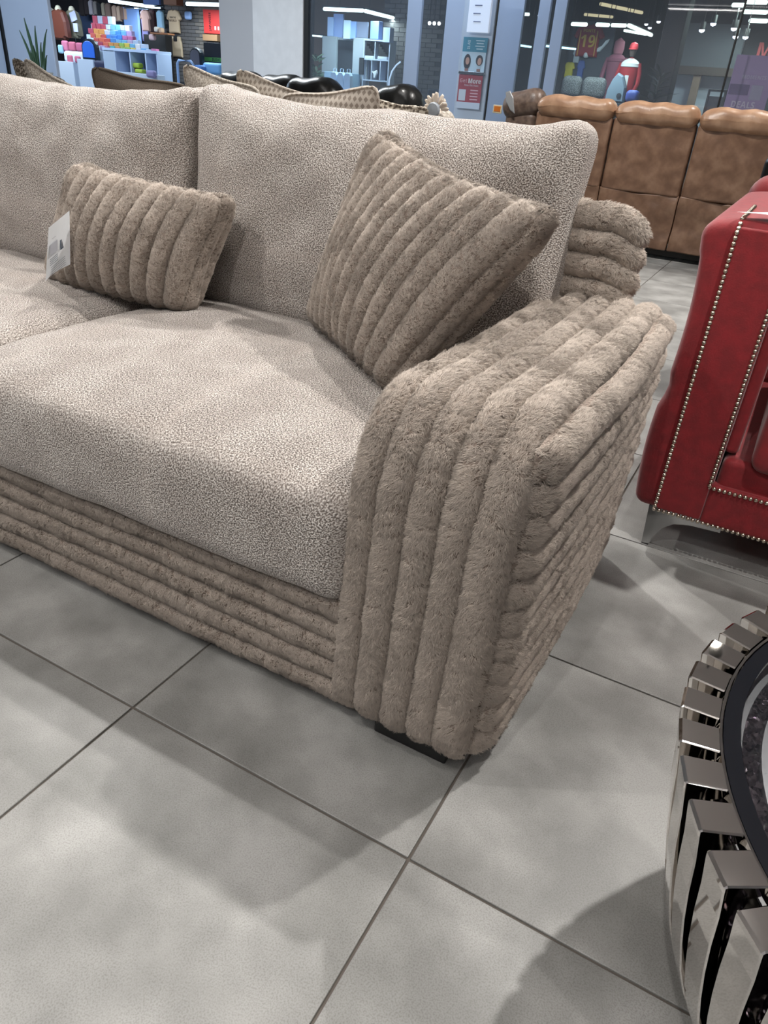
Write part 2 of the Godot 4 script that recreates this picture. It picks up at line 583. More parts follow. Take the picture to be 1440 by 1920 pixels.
const SHOP_BOXES := [
	["sign_panel", "dark blue sign panel above the bright toy display", "sign", "", -18.405, -17.786, 2.501, 2.690, -18.20, 0.08, 52, 74, 120, 0.7],
	["wall_case", "brown wooden wall case above the cream T-shirt", "case", "", -18.463, -17.958, 2.583, 2.819, -19.20, 0.30, 112, 74, 54, 0.7],
	["cardboard_box", "brown cardboard box under the red banner", "box", "", -17.431, -16.869, 1.755, 1.918, -19.62, 0.20, 150, 112, 78, 0.7],
	["shelf_board", "orange wooden shelf board below the cream T-shirt", "shelf", "", -18.815, -18.104, 1.817, 1.858, -18.90, 0.30, 150, 96, 60, 0.7],
	["black_cabinet", "black display cabinet with small goods below the shelf board", "cabinet", "", -19.591, -18.696, -0.919, 1.821, -19.40, 0.30, 30, 26, 26, 0.7],
	["display_counter", "white display counter with pink goods beside the plant pillar", "counter", "", -22.763, -21.696, -0.692, 0.918, -18.50, 0.60, 190, 198, 212, 0.7],
	["display_counter", "low white bin before the bright toy display", "counter", "", -18.622, -17.000, -0.765, 0.782, -17.20, 0.30, 196, 204, 216, 0.7],
	["pedestal", "white pedestal under the blue globe backpack", "pedestal", "", -21.123, -20.426, -0.886, 1.022, -18.00, 0.25, 186, 196, 212, 0.7],
	["pedestal", "white pedestal under the navy hat", "pedestal", "", -20.329, -19.882, -1.131, 0.780, -17.80, 0.30, 196, 204, 216, 0.7],
	["blue_display_wall", "dark blue display wall behind the pale jackets", "display", "", -23.937, -21.141, 1.248, 2.386, -20.60, 0.10, 52, 66, 96, 0.7],
	["open_doorway", "pale blue door leaf between the toy display and hanging clothes", "door leaf", "", -21.303, -20.679, 1.294, 2.562, -20.20, 0.10, 112, 140, 190, 0.7],
]

const TOYS := [
	["toy_box", "crimson package, first of its colour on step one of the toy display", "package", "packages on the toy display", -21.734, -21.525, 2.032, 2.240, -19.30, 0.14, 169, 74, 93, 0.35],
	["toy_box", "silver grey package on step one of the toy display", "package", "packages on the toy display", -21.507, -21.299, 2.030, 2.242, -19.30, 0.14, 168, 172, 193, 0.35],
	["toy_box", "crimson package, second of its colour on step one of the toy display", "package", "packages on the toy display", -21.282, -21.076, 2.029, 2.231, -19.30, 0.14, 169, 74, 93, 0.35],
	["toy_box", "icy white package on step one of the toy display", "package", "packages on the toy display", -21.058, -20.853, 2.027, 2.235, -19.30, 0.14, 183, 194, 215, 0.35],
	["toy_box", "crimson package, first of its colour on step two of the toy display", "package", "packages on the toy display", -21.628, -21.431, 1.879, 2.035, -19.13, 0.14, 169, 74, 93, 0.35],
	["toy_box", "crimson package, second of its colour on step two of the toy display", "package", "packages on the toy display", -21.414, -21.218, 1.878, 2.023, -19.13, 0.14, 169, 74, 93, 0.35],
	["toy_box", "crimson package, third of its colour on step two of the toy display", "package", "packages on the toy display", -21.202, -21.008, 1.877, 2.007, -19.13, 0.14, 169, 74, 93, 0.35],
	["toy_box", "icy white package, first of its colour on step two of the toy display", "package", "packages on the toy display", -20.990, -20.797, 1.875, 2.009, -19.13, 0.14, 183, 194, 215, 0.35],
	["toy_box", "sky blue package, first of its colour on step two of the toy display", "package", "packages on the toy display", -20.780, -20.588, 1.874, 2.008, -19.13, 0.14, 116, 170, 215, 0.35],
	["toy_box", "sky blue package, second of its colour on step two of the toy display", "package", "packages on the toy display", -20.570, -20.380, 1.873, 2.022, -19.13, 0.14, 116, 170, 215, 0.35],
	["toy_box", "icy white package, second of its colour on step two of the toy display", "package", "packages on the toy display", -20.363, -20.175, 1.872, 2.011, -19.13, 0.14, 183, 194, 215, 0.35],
	["toy_box", "snow white package on step two of the toy display", "package", "packages on the toy display", -20.157, -19.970, 1.871, 2.017, -19.13, 0.14, 214, 214, 222, 0.35],
	["toy_box", "crimson package on step three of the toy display", "package", "packages on the toy display", -21.611, -21.384, 1.738, 1.877, -18.96, 0.14, 169, 74, 93, 0.35],
	["toy_box", "amber package, first of its colour on step three of the toy display", "package", "packages on the toy display", -21.366, -21.141, 1.738, 1.877, -18.96, 0.14, 197, 142, 85, 0.35],
	["toy_box", "amber package, second of its colour on step three of the toy display", "package", "packages on the toy display", -21.124, -20.901, 1.737, 1.873, -18.96, 0.14, 197, 142, 85, 0.35],
	["toy_box", "icy white package on step three of the toy display", "package", "packages on the toy display", -20.885, -20.664, 1.736, 1.852, -18.96, 0.14, 183, 194, 215, 0.35],
	["toy_box", "sky blue package, first of its colour on step three of the toy display", "package", "packages on the toy display", -20.646, -20.427, 1.735, 1.853, -18.96, 0.14, 116, 170, 215, 0.35],
	["toy_box", "royal blue package on step three of the toy display", "package", "packages on the toy display", -20.410, -20.192, 1.734, 1.852, -18.96, 0.14, 82, 137, 204, 0.35],
	["toy_box", "sky blue package, second of its colour on step three of the toy display", "package", "packages on the toy display", -20.175, -19.959, 1.734, 1.851, -18.96, 0.14, 116, 170, 215, 0.35],
	["toy_box", "lavender package on step three of the toy display", "package", "packages on the toy display", -19.941, -19.726, 1.733, 1.867, -18.96, 0.14, 179, 164, 205, 0.35],
	["toy_box", "brick red package, first of its colour on step four of the toy display", "package", "packages on the toy display", -21.350, -21.131, 1.622, 1.741, -18.79, 0.14, 186, 91, 85, 0.35],
	["toy_box", "amber package on step four of the toy display", "package", "packages on the toy display", -21.114, -20.897, 1.621, 1.732, -18.79, 0.14, 197, 142, 85, 0.35],
	["toy_box", "brick red package, second of its colour on step four of the toy display", "package", "packages on the toy display", -20.880, -20.664, 1.621, 1.728, -18.79, 0.14, 186, 91, 85, 0.35],
	["toy_box", "royal blue package, first of its colour on step four of the toy display", "package", "packages on the toy display", -20.647, -20.433, 1.621, 1.724, -18.79, 0.14, 82, 137, 204, 0.35],
	["toy_box", "royal blue package, second of its colour on step four of the toy display", "package", "packages on the toy display", -20.416, -20.204, 1.620, 1.722, -18.79, 0.14, 82, 137, 204, 0.35],
	["toy_box", "royal blue package, third of its colour on step four of the toy display", "package", "packages on the toy display", -20.185, -19.975, 1.620, 1.744, -18.79, 0.14, 82, 137, 204, 0.35],
	["toy_box", "hot pink package, first of its colour on step four of the toy display", "package", "packages on the toy display", -19.959, -19.750, 1.620, 1.728, -18.79, 0.14, 203, 114, 155, 0.35],
	["toy_box", "hot pink package, second of its colour on step four of the toy display", "package", "packages on the toy display", -19.734, -19.527, 1.619, 1.726, -18.79, 0.14, 203, 114, 155, 0.35],
	["toy_box", "brick red package, first of its colour on step five of the toy display", "package", "packages on the toy display", -21.040, -20.811, 1.523, 1.622, -18.62, 0.14, 186, 91, 85, 0.35],
	["toy_box", "vermilion package on step five of the toy display", "package", "packages on the toy display", -20.793, -20.567, 1.523, 1.631, -18.62, 0.14, 202, 105, 85, 0.35],
	["toy_box", "brick red package, second of its colour on step five of the toy display", "package", "packages on the toy display", -20.551, -20.326, 1.523, 1.622, -18.62, 0.14, 186, 91, 85, 0.35],
	["toy_box", "royal blue package on step five of the toy display", "package", "packages on the toy display", -20.308, -20.085, 1.523, 1.633, -18.62, 0.14, 82, 137, 204, 0.35],
	["toy_box", "sky blue package, first of its colour on step five of the toy display", "package", "packages on the toy display", -20.071, -19.850, 1.523, 1.609, -18.62, 0.14, 116, 170, 215, 0.35],
	["toy_box", "sky blue package, second of its colour on step five of the toy display", "package", "packages on the toy display", -19.833, -19.614, 1.523, 1.610, -18.62, 0.14, 116, 170, 215, 0.35],
	["toy_box", "lavender package on step five of the toy display", "package", "packages on the toy display", -19.596, -19.379, 1.523, 1.619, -18.62, 0.14, 179, 164, 205, 0.35],
	["toy_box", "icy white package on step five of the toy display", "package", "packages on the toy display", -19.362, -19.147, 1.523, 1.625, -18.62, 0.14, 183, 194, 215, 0.35],
	["toy_box", "crimson package on step six of the toy display", "package", "packages on the toy display", -20.686, -20.472, 1.413, 1.515, -18.45, 0.14, 169, 74, 93, 0.35],
	["toy_box", "vermilion package on step six of the toy display", "package", "packages on the toy display", -20.454, -20.241, 1.414, 1.524, -18.45, 0.14, 202, 105, 85, 0.35],
	["toy_box", "amber package, first of its colour on step six of the toy display", "package", "packages on the toy display", -20.225, -20.015, 1.414, 1.516, -18.45, 0.14, 197, 142, 85, 0.35],
	["toy_box", "amber package, second of its colour on step six of the toy display", "package", "packages on the toy display", -19.998, -19.789, 1.415, 1.517, -18.45, 0.14, 197, 142, 85, 0.35],
	["toy_box", "lime green package on step six of the toy display", "package", "packages on the toy display", -19.771, -19.564, 1.415, 1.526, -18.45, 0.14, 147, 181, 96, 0.35],
	["toy_box", "sunny yellow package on step six of the toy display", "package", "packages on the toy display", -19.547, -19.342, 1.416, 1.529, -18.45, 0.14, 214, 186, 93, 0.35],
	["toy_box", "sky blue package on step six of the toy display", "package", "packages on the toy display", -19.325, -19.121, 1.416, 1.524, -18.45, 0.14, 116, 170, 215, 0.35],
	["toy_box", "snow white package on step six of the toy display", "package", "packages on the toy display", -19.105, -18.902, 1.417, 1.528, -18.45, 0.14, 214, 214, 222, 0.35],
	["toy_box", "icy white package on step six of the toy display", "package", "packages on the toy display", -18.885, -18.685, 1.417, 1.536, -18.45, 0.14, 183, 194, 215, 0.35],
	["toy_box", "lavender package on step seven of the toy display", "package", "packages on the toy display", -20.428, -20.224, 1.288, 1.419, -18.28, 0.14, 179, 164, 205, 0.35],
	["toy_box", "crimson package on step seven of the toy display", "package", "packages on the toy display", -20.208, -20.006, 1.289, 1.406, -18.28, 0.14, 169, 74, 93, 0.35],
	["toy_box", "teal package on step seven of the toy display", "package", "packages on the toy display", -19.987, -19.786, 1.289, 1.428, -18.28, 0.14, 85, 170, 171, 0.35],
	["toy_box", "amber package on step seven of the toy display", "package", "packages on the toy display", -19.770, -19.570, 1.290, 1.428, -18.28, 0.14, 197, 142, 85, 0.35],
	["toy_box", "lime green package, first of its colour on step seven of the toy display", "package", "packages on the toy display", -19.555, -19.357, 1.291, 1.412, -18.28, 0.14, 147, 181, 96, 0.35],
	["toy_box", "lime green package, second of its colour on step seven of the toy display", "package", "packages on the toy display", -19.340, -19.144, 1.292, 1.422, -18.28, 0.14, 147, 181, 96, 0.35],
	["toy_box", "sunny yellow package on step seven of the toy display", "package", "packages on the toy display", -19.128, -18.934, 1.293, 1.416, -18.28, 0.14, 214, 186, 93, 0.35],
	["toy_box", "snow white package on step seven of the toy display", "package", "packages on the toy display", -18.917, -18.724, 1.294, 1.418, -18.28, 0.14, 214, 214, 222, 0.35],
	["toy_box", "sky blue package on step seven of the toy display", "package", "packages on the toy display", -18.708, -18.516, 1.295, 1.422, -18.28, 0.14, 116, 170, 215, 0.35],
	["toy_box", "icy white package on step seven of the toy display", "package", "packages on the toy display", -18.501, -18.311, 1.296, 1.404, -18.28, 0.14, 183, 194, 215, 0.35],
	["toy_box", "hot pink package on step seven of the toy display", "package", "packages on the toy display", -18.293, -18.105, 1.296, 1.426, -18.28, 0.14, 203, 114, 155, 0.35],
]

const TOY_STEPS := [
	[-21.819, -20.815, 1.991, -19.300],
	[-21.710, -19.924, 1.836, -19.130],
	[-21.693, -19.680, 1.696, -18.960],
	[-21.429, -19.479, 1.581, -18.790],
	[-21.117, -19.099, 1.483, -18.620],
	[-20.762, -18.638, 1.376, -18.450],
	[-20.507, -18.058, 1.253, -18.280],
]

const GOODS := [
	["shop_good", "folded red goods in the open cubby of the white counter", "goods", "", -18.622, -18.362, 0.759, 0.950, -17.75, 0.20, 120, 60, 60, 0.7],
	["shop_good", "lime green cap standing in the open cubby", "cap", "", -18.554, -18.232, 0.898, 1.034, -17.70, 0.20, 160, 180, 60, 0.7],
	["shop_good", "lime green cap lying at the bottom of the cubby", "cap", "", -18.343, -18.044, 0.771, 0.879, -17.62, 0.20, 170, 190, 70, 0.7],
	["shop_good", "violet plush toy at the foot of the white counter", "plush toy", "", -17.280, -16.955, 0.700, 0.882, -16.95, 0.15, 140, 130, 170, 0.7],
	["pink_package", "pink bottle pack at the left end of the counter", "package", "pink packages on the counter", -22.547, -22.273, 1.199, 1.493, -18.60, 0.12, 196, 110, 140, 0.7],
	["pink_package", "pink bottle pack in the middle of the counter", "package", "pink packages on the counter", -22.226, -21.931, 1.214, 1.477, -18.60, 0.12, 186, 96, 120, 0.7],
	["pink_package", "pink bottle pack at the right end of the counter", "package", "pink packages on the counter", -21.886, -21.569, 1.215, 1.462, -18.60, 0.12, 176, 90, 120, 0.7],
	["pink_package", "pink carton on the lower front shelf, left one", "package", "pink packages on the counter", -22.026, -21.804, 0.884, 1.105, -18.30, 0.10, 190, 104, 124, 0.7],
	["pink_package", "pink carton on the lower front shelf, right one", "package", "pink packages on the counter", -21.685, -21.442, 0.902, 1.092, -18.30, 0.10, 176, 92, 118, 0.7],
	["white_case", "white plastic case behind the pink cartons", "case", "", -22.467, -21.527, 0.895, 1.220, -18.60, 0.20, 208, 214, 224, 0.7],
	["teal_toy", "pale teal figure at the edge of the counter", "toy", "", -22.624, -22.424, 1.129, 1.365, -18.50, 0.10, 150, 190, 206, 0.7],
	["navy_hat", "navy cap with pink print before the white counter", "cap", "", -20.178, -19.676, 0.779, 1.017, -17.80, 0.30, 40, 44, 72, 0.7],
	["grey_plush", "grey and white plush toys heap on the black cabinet", "plush toy", "", -18.447, -18.143, 0.915, 1.166, -18.60, 0.20, 170, 140, 120, 0.7],
	["plush_figure", "pale blue plush figure hanging on the dark brick wall", "plush toy", "", -18.185, -17.930, 2.268, 2.483, -19.64, 0.12, 150, 176, 220, 0.7],
	["white_plush", "white plush head on the shelf board", "plush toy", "", -18.638, -18.487, 1.873, 2.008, -18.80, 0.15, 220, 206, 190, 0.7],
	["white_plush", "tan plush head on the shelf board", "plush toy", "", -18.447, -18.319, 1.853, 1.987, -18.80, 0.15, 196, 160, 130, 0.7],
	["pink_hat", "pink cap under the shelf board", "cap", "", -18.980, -18.760, 1.651, 1.816, -18.90, 0.15, 214, 180, 180, 0.7],
	["toy_crate", "blue plastic crate at the end of the shop aisle", "crate", "", -16.573, -16.251, 0.919, 1.105, -18.20, 0.25, 88, 130, 190, 0.7],
	["blue_carton", "light blue printed carton under the black and green poster", "carton", "", -16.426, -15.709, 0.893, 1.185, -18.40, 0.30, 120, 170, 214, 0.7],
]

const KIOSK := [
	["panel", "grey-white kiosk panel left of the dark gap", "panel", "kiosk panels", -11.538, -11.122, -0.319, 1.920, -17.20, 0.08, 150, 158, 164, 0.7],
	["panel", "broad grey-white kiosk panel in the middle", "panel", "kiosk panels", -10.644, -10.228, -0.482, 1.920, -17.20, 0.08, 160, 166, 172, 0.7],
	["back_panel", "dark slate panel in the kiosk gap", "panel", "", -11.472, -10.923, -0.316, 1.915, -17.70, 0.06, 70, 78, 88, 0.7],
	["sign", "tall pale blue lit sign at the left of the kiosk top", "sign", "kiosk signs", -11.470, -11.299, 1.927, 2.319, -17.30, 0.06, 170, 196, 236, 0.7],
	["sign", "wide pale blue sign block on the kiosk top", "sign", "kiosk signs", -11.331, -11.054, 1.893, 2.393, -17.35, 0.06, 146, 170, 220, 0.7],
	["sign", "bright white sign with pale print on the kiosk top", "sign", "kiosk signs", -10.942, -10.760, 1.885, 2.261, -17.20, 0.06, 206, 228, 250, 0.7],
	["sign", "grey blue sign with black stripe on the kiosk top", "sign", "kiosk signs", -10.775, -10.625, 1.894, 2.249, -17.25, 0.06, 140, 168, 220, 0.7],
	["sign", "dull violet sign at the right of the kiosk top", "sign", "kiosk signs", -10.640, -10.327, 1.928, 2.249, -17.30, 0.06, 128, 136, 160, 0.7],
	["case", "black slim case standing at the kiosk panel", "case", "", -10.372, -10.251, 1.164, 1.516, -17.05, 0.06, 16, 20, 28, 0.7],
	["kiosk_carton", "white carton on the kiosk shelf top", "carton", "", -9.738, -9.552, 1.851, 2.144, -17.10, 0.20, 180, 196, 230, 0.7],
	["kiosk_carton", "tall pale blue carton on the kiosk shelf top", "carton", "", -10.150, -9.917, 1.906, 2.265, -17.20, 0.20, 128, 152, 200, 0.7],
	["counter_base", "pale blue counter base under the kiosk panel", "counter", "", -11.091, -10.359, -0.139, 1.176, -16.85, 0.50, 160, 190, 214, 0.7],
]

# ---------------------------------------------------------------- fur

func make_fur_meshes() -> void:
	var r := RandomNumberGenerator.new()
	r.seed = 99
	for kind in 6:
		var v := PackedVector3Array()
		var n := PackedVector3Array()
		var c := PackedColorArray()
		var f := PackedInt32Array()
		var clumps := []
		for q in 6:
			clumps.append([Vector3(r.randf_range(-0.008, 0.008), 0.0, r.randf_range(-0.008, 0.008)), r.randf_range(0.84, 1.12), r.randfn(0.0, 0.45)])
		for k in 50:
			var root := Vector3(r.randf_range(-0.0075, 0.0075), -0.0015, r.randf_range(-0.0075, 0.0075))
			var clump: Array = clumps[0]
			for q in clumps:
				if root.distance_to(q[0]) < root.distance_to(clump[0]):
					clump = q
			var a: float = clump[2] + r.randfn(0.0, 0.28)
			var lean := Vector3(sin(a), 0, cos(a))
			var length := r.randf_range(0.008, 0.0135)
			var side := lean.cross(Vector3.UP).rotated(Vector3.UP, r.randf_range(-0.5, 0.5)) * r.randf_range(0.0004, 0.0007)
			var up := r.randf_range(0.35, 0.75)
			var pull: Vector3 = (clump[0] - Vector3(root.x, 0, root.z)) * 0.5
			var mid := root + (Vector3.UP * 0.72 + lean * 0.35) * length * 0.5 + pull * 0.35
			var tip := mid + (Vector3.UP * up * 0.6 + lean * (1.05 - up * 0.5)) * length * 0.55 + pull * 0.5
			# a slim bent cone of three sides
			var m0 := v.size()
			var tone: float = clump[1] * r.randf_range(0.84, 1.12)
			var wide := side.length()
			var ax := side.normalized()
			var az := ax.cross(Vector3.UP)
			for ring in 2:
				for q in 3:
					var an := TAU * q / 3.0
					var rad := ax * cos(an) + az * sin(an)
					v.append((root if ring == 0 else mid) + rad * wide * (1.0 if ring == 0 else 0.85))
					n.append((rad * 0.8 + Vector3.UP * 0.7).normalized())
					c.append(Color(tone, tone, tone))
			v.append(tip)
			n.append((Vector3.UP + lean * 0.5).normalized())
			c.append(Color(tone, tone, tone))
			for q in 3:
				var a0 := m0 + q
				var a1 := m0 + (q + 1) % 3
				for t3 in [[a0, a1, a0 + 3], [a1, a1 + 3, a0 + 3], [a0 + 3, a1 + 3, m0 + 6]]:
					var w := (v[t3[2]] - v[t3[0]]).cross(v[t3[1]] - v[t3[0]])
					if w.dot(v[a0] + v[a1] - root * 2.0) < 0:
						f.append_array([t3[0], t3[2], t3[1]])
					else:
						f.append_array(t3)
		fur_meshes.append(solid(v, n, f, c))

# patches of fur over a ribbed sheet; j runs along the rib, i across it
func grow_fur(g: Dictionary, per_m2 := 11000.0, from := 0.1, to := 0.9, tall := 1.0, comb_sign := 1.0) -> void:
	var nv: int = g.nv
	for i in g.nu - 1:
		var s: float = (i + 0.5) / (g.nu - 1)
		if s < from or s > to:
			continue
		for j in nv - 1:
			var a: int = i * nv + j
			var p0: Vector3 = g.v[a]
			var pu: Vector3 = g.v[a + nv] - p0
			var pv: Vector3 = g.v[a + 1] - p0
			var many := pu.cross(pv).length() * per_m2
			var count := int(many) + (1 if rng.randf() < many - int(many) else 0)
			for k in count:
				var fu := rng.randf()
				var fv := rng.randf()
				var p := p0 + pu * fu + pv * fv
				var n: Vector3 = (g.n[a] * (1 - fu) + g.n[a + nv] * fu).normalized()
				var t := (pv - n * pv.dot(n)).normalized() * comb_sign
				if top_comb != Vector3.ZERO and n.y > 0.55:
					t = (top_comb - n * top_comb.dot(n)).normalized()
				if t.length_squared() < 0.5:
					continue
				var turn := swirl.get_noise_3dv(p) * 1.9 + rng.randfn(0.0, 0.2)
				t = t.rotated(n, turn)
				var patch := 1.0 + 0.12 * lump.get_noise_3dv(p * 1.3 + Vector3(9, 0, 0)) + rng.randf_range(-0.04, 0.04)
				var sc := tall * rng.randf_range(0.85, 1.2)
				var b := Basis(n.cross(t), n, t).scaled_local(Vector3(1.0, sc * (1.0 + 0.45 * lump.get_noise_3dv(p * 1.7)), sc))
				fur_spots.append([Transform3D(b, p), Color(patch, patch, patch)])

func plant_fur(parent: Node) -> void:
	var kinds := fur_meshes.size()
	var share := []
	for k in kinds:
		share.append([])
	for i in fur_spots.size():
		share[i % kinds].append(fur_spots[i])
	for k in kinds:
		var mm := MultiMesh.new()
		mm.transform_format = MultiMesh.TRANSFORM_3D
		mm.use_colors = true
		mm.mesh = fur_meshes[k]
		mm.instance_count = share[k].size()
		for i in share[k].size():
			mm.set_instance_transform(i, share[k][i][0])
			mm.set_instance_color(i, share[k][i][1])
		var o := MultiMeshInstance3D.new()
		o.name = "fur"
		o.multimesh = mm
		o.material_override = M.fur
		o.set_meta("kind", "stuff")
		parent.add_child(o, true)
		o.global_transform = Transform3D()
	fur_spots = []

# one plump rib along a path: normals point away from the upholstery, w and h are half widths along the path
func rib(path: Array, out: Array, w: Array, h: float, cap := 0.03, reach := 1.65, across := 11, rough := 0.003) -> Dictionary:
	var n := path.size()
	var run := [0.0]
	for i in range(1, n):
		run.append(run[i - 1] + path[i].distance_to(path[i - 1]))
	var total: float = run[n - 1]
	var rows := []
	for a in across + 1:
		rows.append(PackedVector3Array())
	var inside := Vector3()
	for i in n:
		var t: Vector3 = (path[mini(i + 1, n - 1)] - path[maxi(i - 1, 0)]).normalized()
		var s: Vector3 = t.cross(out[i]).normalized()
		var near: float = minf(run[i], total - run[i])
		var e := 1.0
		if near < cap:
			e = sqrt(maxf(0.0004, 1.0 - pow(1.0 - near / cap, 2.0)))
		inside += (path[i] - out[i] * h) / n
		for a in across + 1:
			var g := lerpf(-reach, reach, float(a) / across)
			var sx := signf(sin(g)) * pow(absf(sin(g)), 0.9)
			var p: Vector3 = path[i] + s * (w[i] * sx * lerpf(0.8, 1.0, e)) + out[i] * (h * cos(g) * e)
			p += out[i] * lump.get_noise_3dv(p) * rough * e
			rows[a].append(p)
	return grid(rows, inside)

func same(value, count: int) -> Array:
	var a := []
	a.resize(count)
	a.fill(value)
	return a

# ---------------------------------------------------------------- the ribbed sofa

const SOFA_FRONT := -0.2
const SOFA_BACK := -1.1

# the line that a rib of the arm follows: up the front, over a round shoulder, back along the top and down behind
func arm_line(x: float, flare: float) -> Array:
	var path := []
	var out := []
	var r := 0.115
	for k in 26:
		var y := lerpf(0.04, 0.645 - r, k / 25.0)
		path.append(Vector3(x + flare * y, y, SOFA_FRONT - 0.012 * y))
		out.append(Vector3(0, 0, 1))
	for k in range(1, 10):
		var a := PI / 2 * k / 9.0
		path.append(Vector3(x + flare * 0.62, 0.645 - r + sin(a) * r, SOFA_FRONT - 0.008 - r + cos(a) * r))
		out.append(Vector3(0, sin(a), cos(a)))
	for k in range(1, 34):
		var q := k / 33.0
		path.append(Vector3(x + flare * 0.62, 0.645 - 0.01 * sin(q * PI) - 0.008 * q, lerpf(SOFA_FRONT - 0.008 - r, SOFA_BACK + 0.03, q)))
		out.append(Vector3.UP)
	for k in range(1, 8):
		var a := PI / 2 * k / 7.0
		path.append(Vector3(x + flare * 0.62, 0.637 - 0.03 + cos(a) * 0.03, SOFA_BACK + 0.03 - sin(a) * 0.03))
		out.append(Vector3(0, cos(a), -sin(a)))
	return [path, out]

func make_arm(sofa: Node3D, x0: float, side: float, furry: bool) -> void:
	# x0 is the inner face of the arm, side +1 puts the outer face to the right
	var x1 := x0 + side * 0.235
	var arm := put("arm", soft_box(Vector3(0.2, 0.57, 0.86), 0.05, 4, func(p): return p + Vector3((x0 + x1) / 2, 0.34, -0.65)), M.plush, sofa)
	put("inner_panel", soft_box(Vector3(0.05, 0.4, 0.84), 0.02, 4), M.plush, sofa).global_position = Vector3(x0 + side * 0.0, 0.43, -0.66)
	var pitch := 0.0542
	top_comb = Vector3(side, 0, -0.5)
	for k in 5:
		var x := x0 - side * 0.0235 + side * pitch * k
		var line := arm_line(x, side * 0.035)
		var w := 0.0285
		if k == 0:
			w = 0.024
		if k == 4:
			w = 0.033
		var g := rib(line[0], line[1], same(w, line[0].size()), 0.034 if k > 0 else 0.024, 0.05, 1.7, 12)
		put("rib", g.mesh, M.plush, arm)
		if furry:
			grow_fur(g, 15000.0, 0.12, 0.88, 1.0, -1.0)
	# long ribs down the outer side
	for k in 11:
		var y := 0.624 - 0.0552 * k
		var path := []
		var out := []
		var xs: float = x1 + side * (-0.012 + 0.022 * y / 0.6)
		for q in 46:
			var f := q / 45.0
			path.append(Vector3(xs + side * 0.012 * sin(f * PI) , y + 0.004 * sin(f * 9.0 + k), lerpf(SOFA_FRONT - 0.008, SOFA_BACK + 0.005, f)))
			out.append(Vector3(side, 0, 0))
		var g := rib(path, out, same(0.0285, path.size()), 0.034, 0.045, 1.65, 10, 0.003)
		put("rib", g.mesh, M.plush, arm)
		if furry:
			grow_fur(g, 15000.0, 0.12, 0.92, 1.0)
	top_comb = Vector3.ZERO

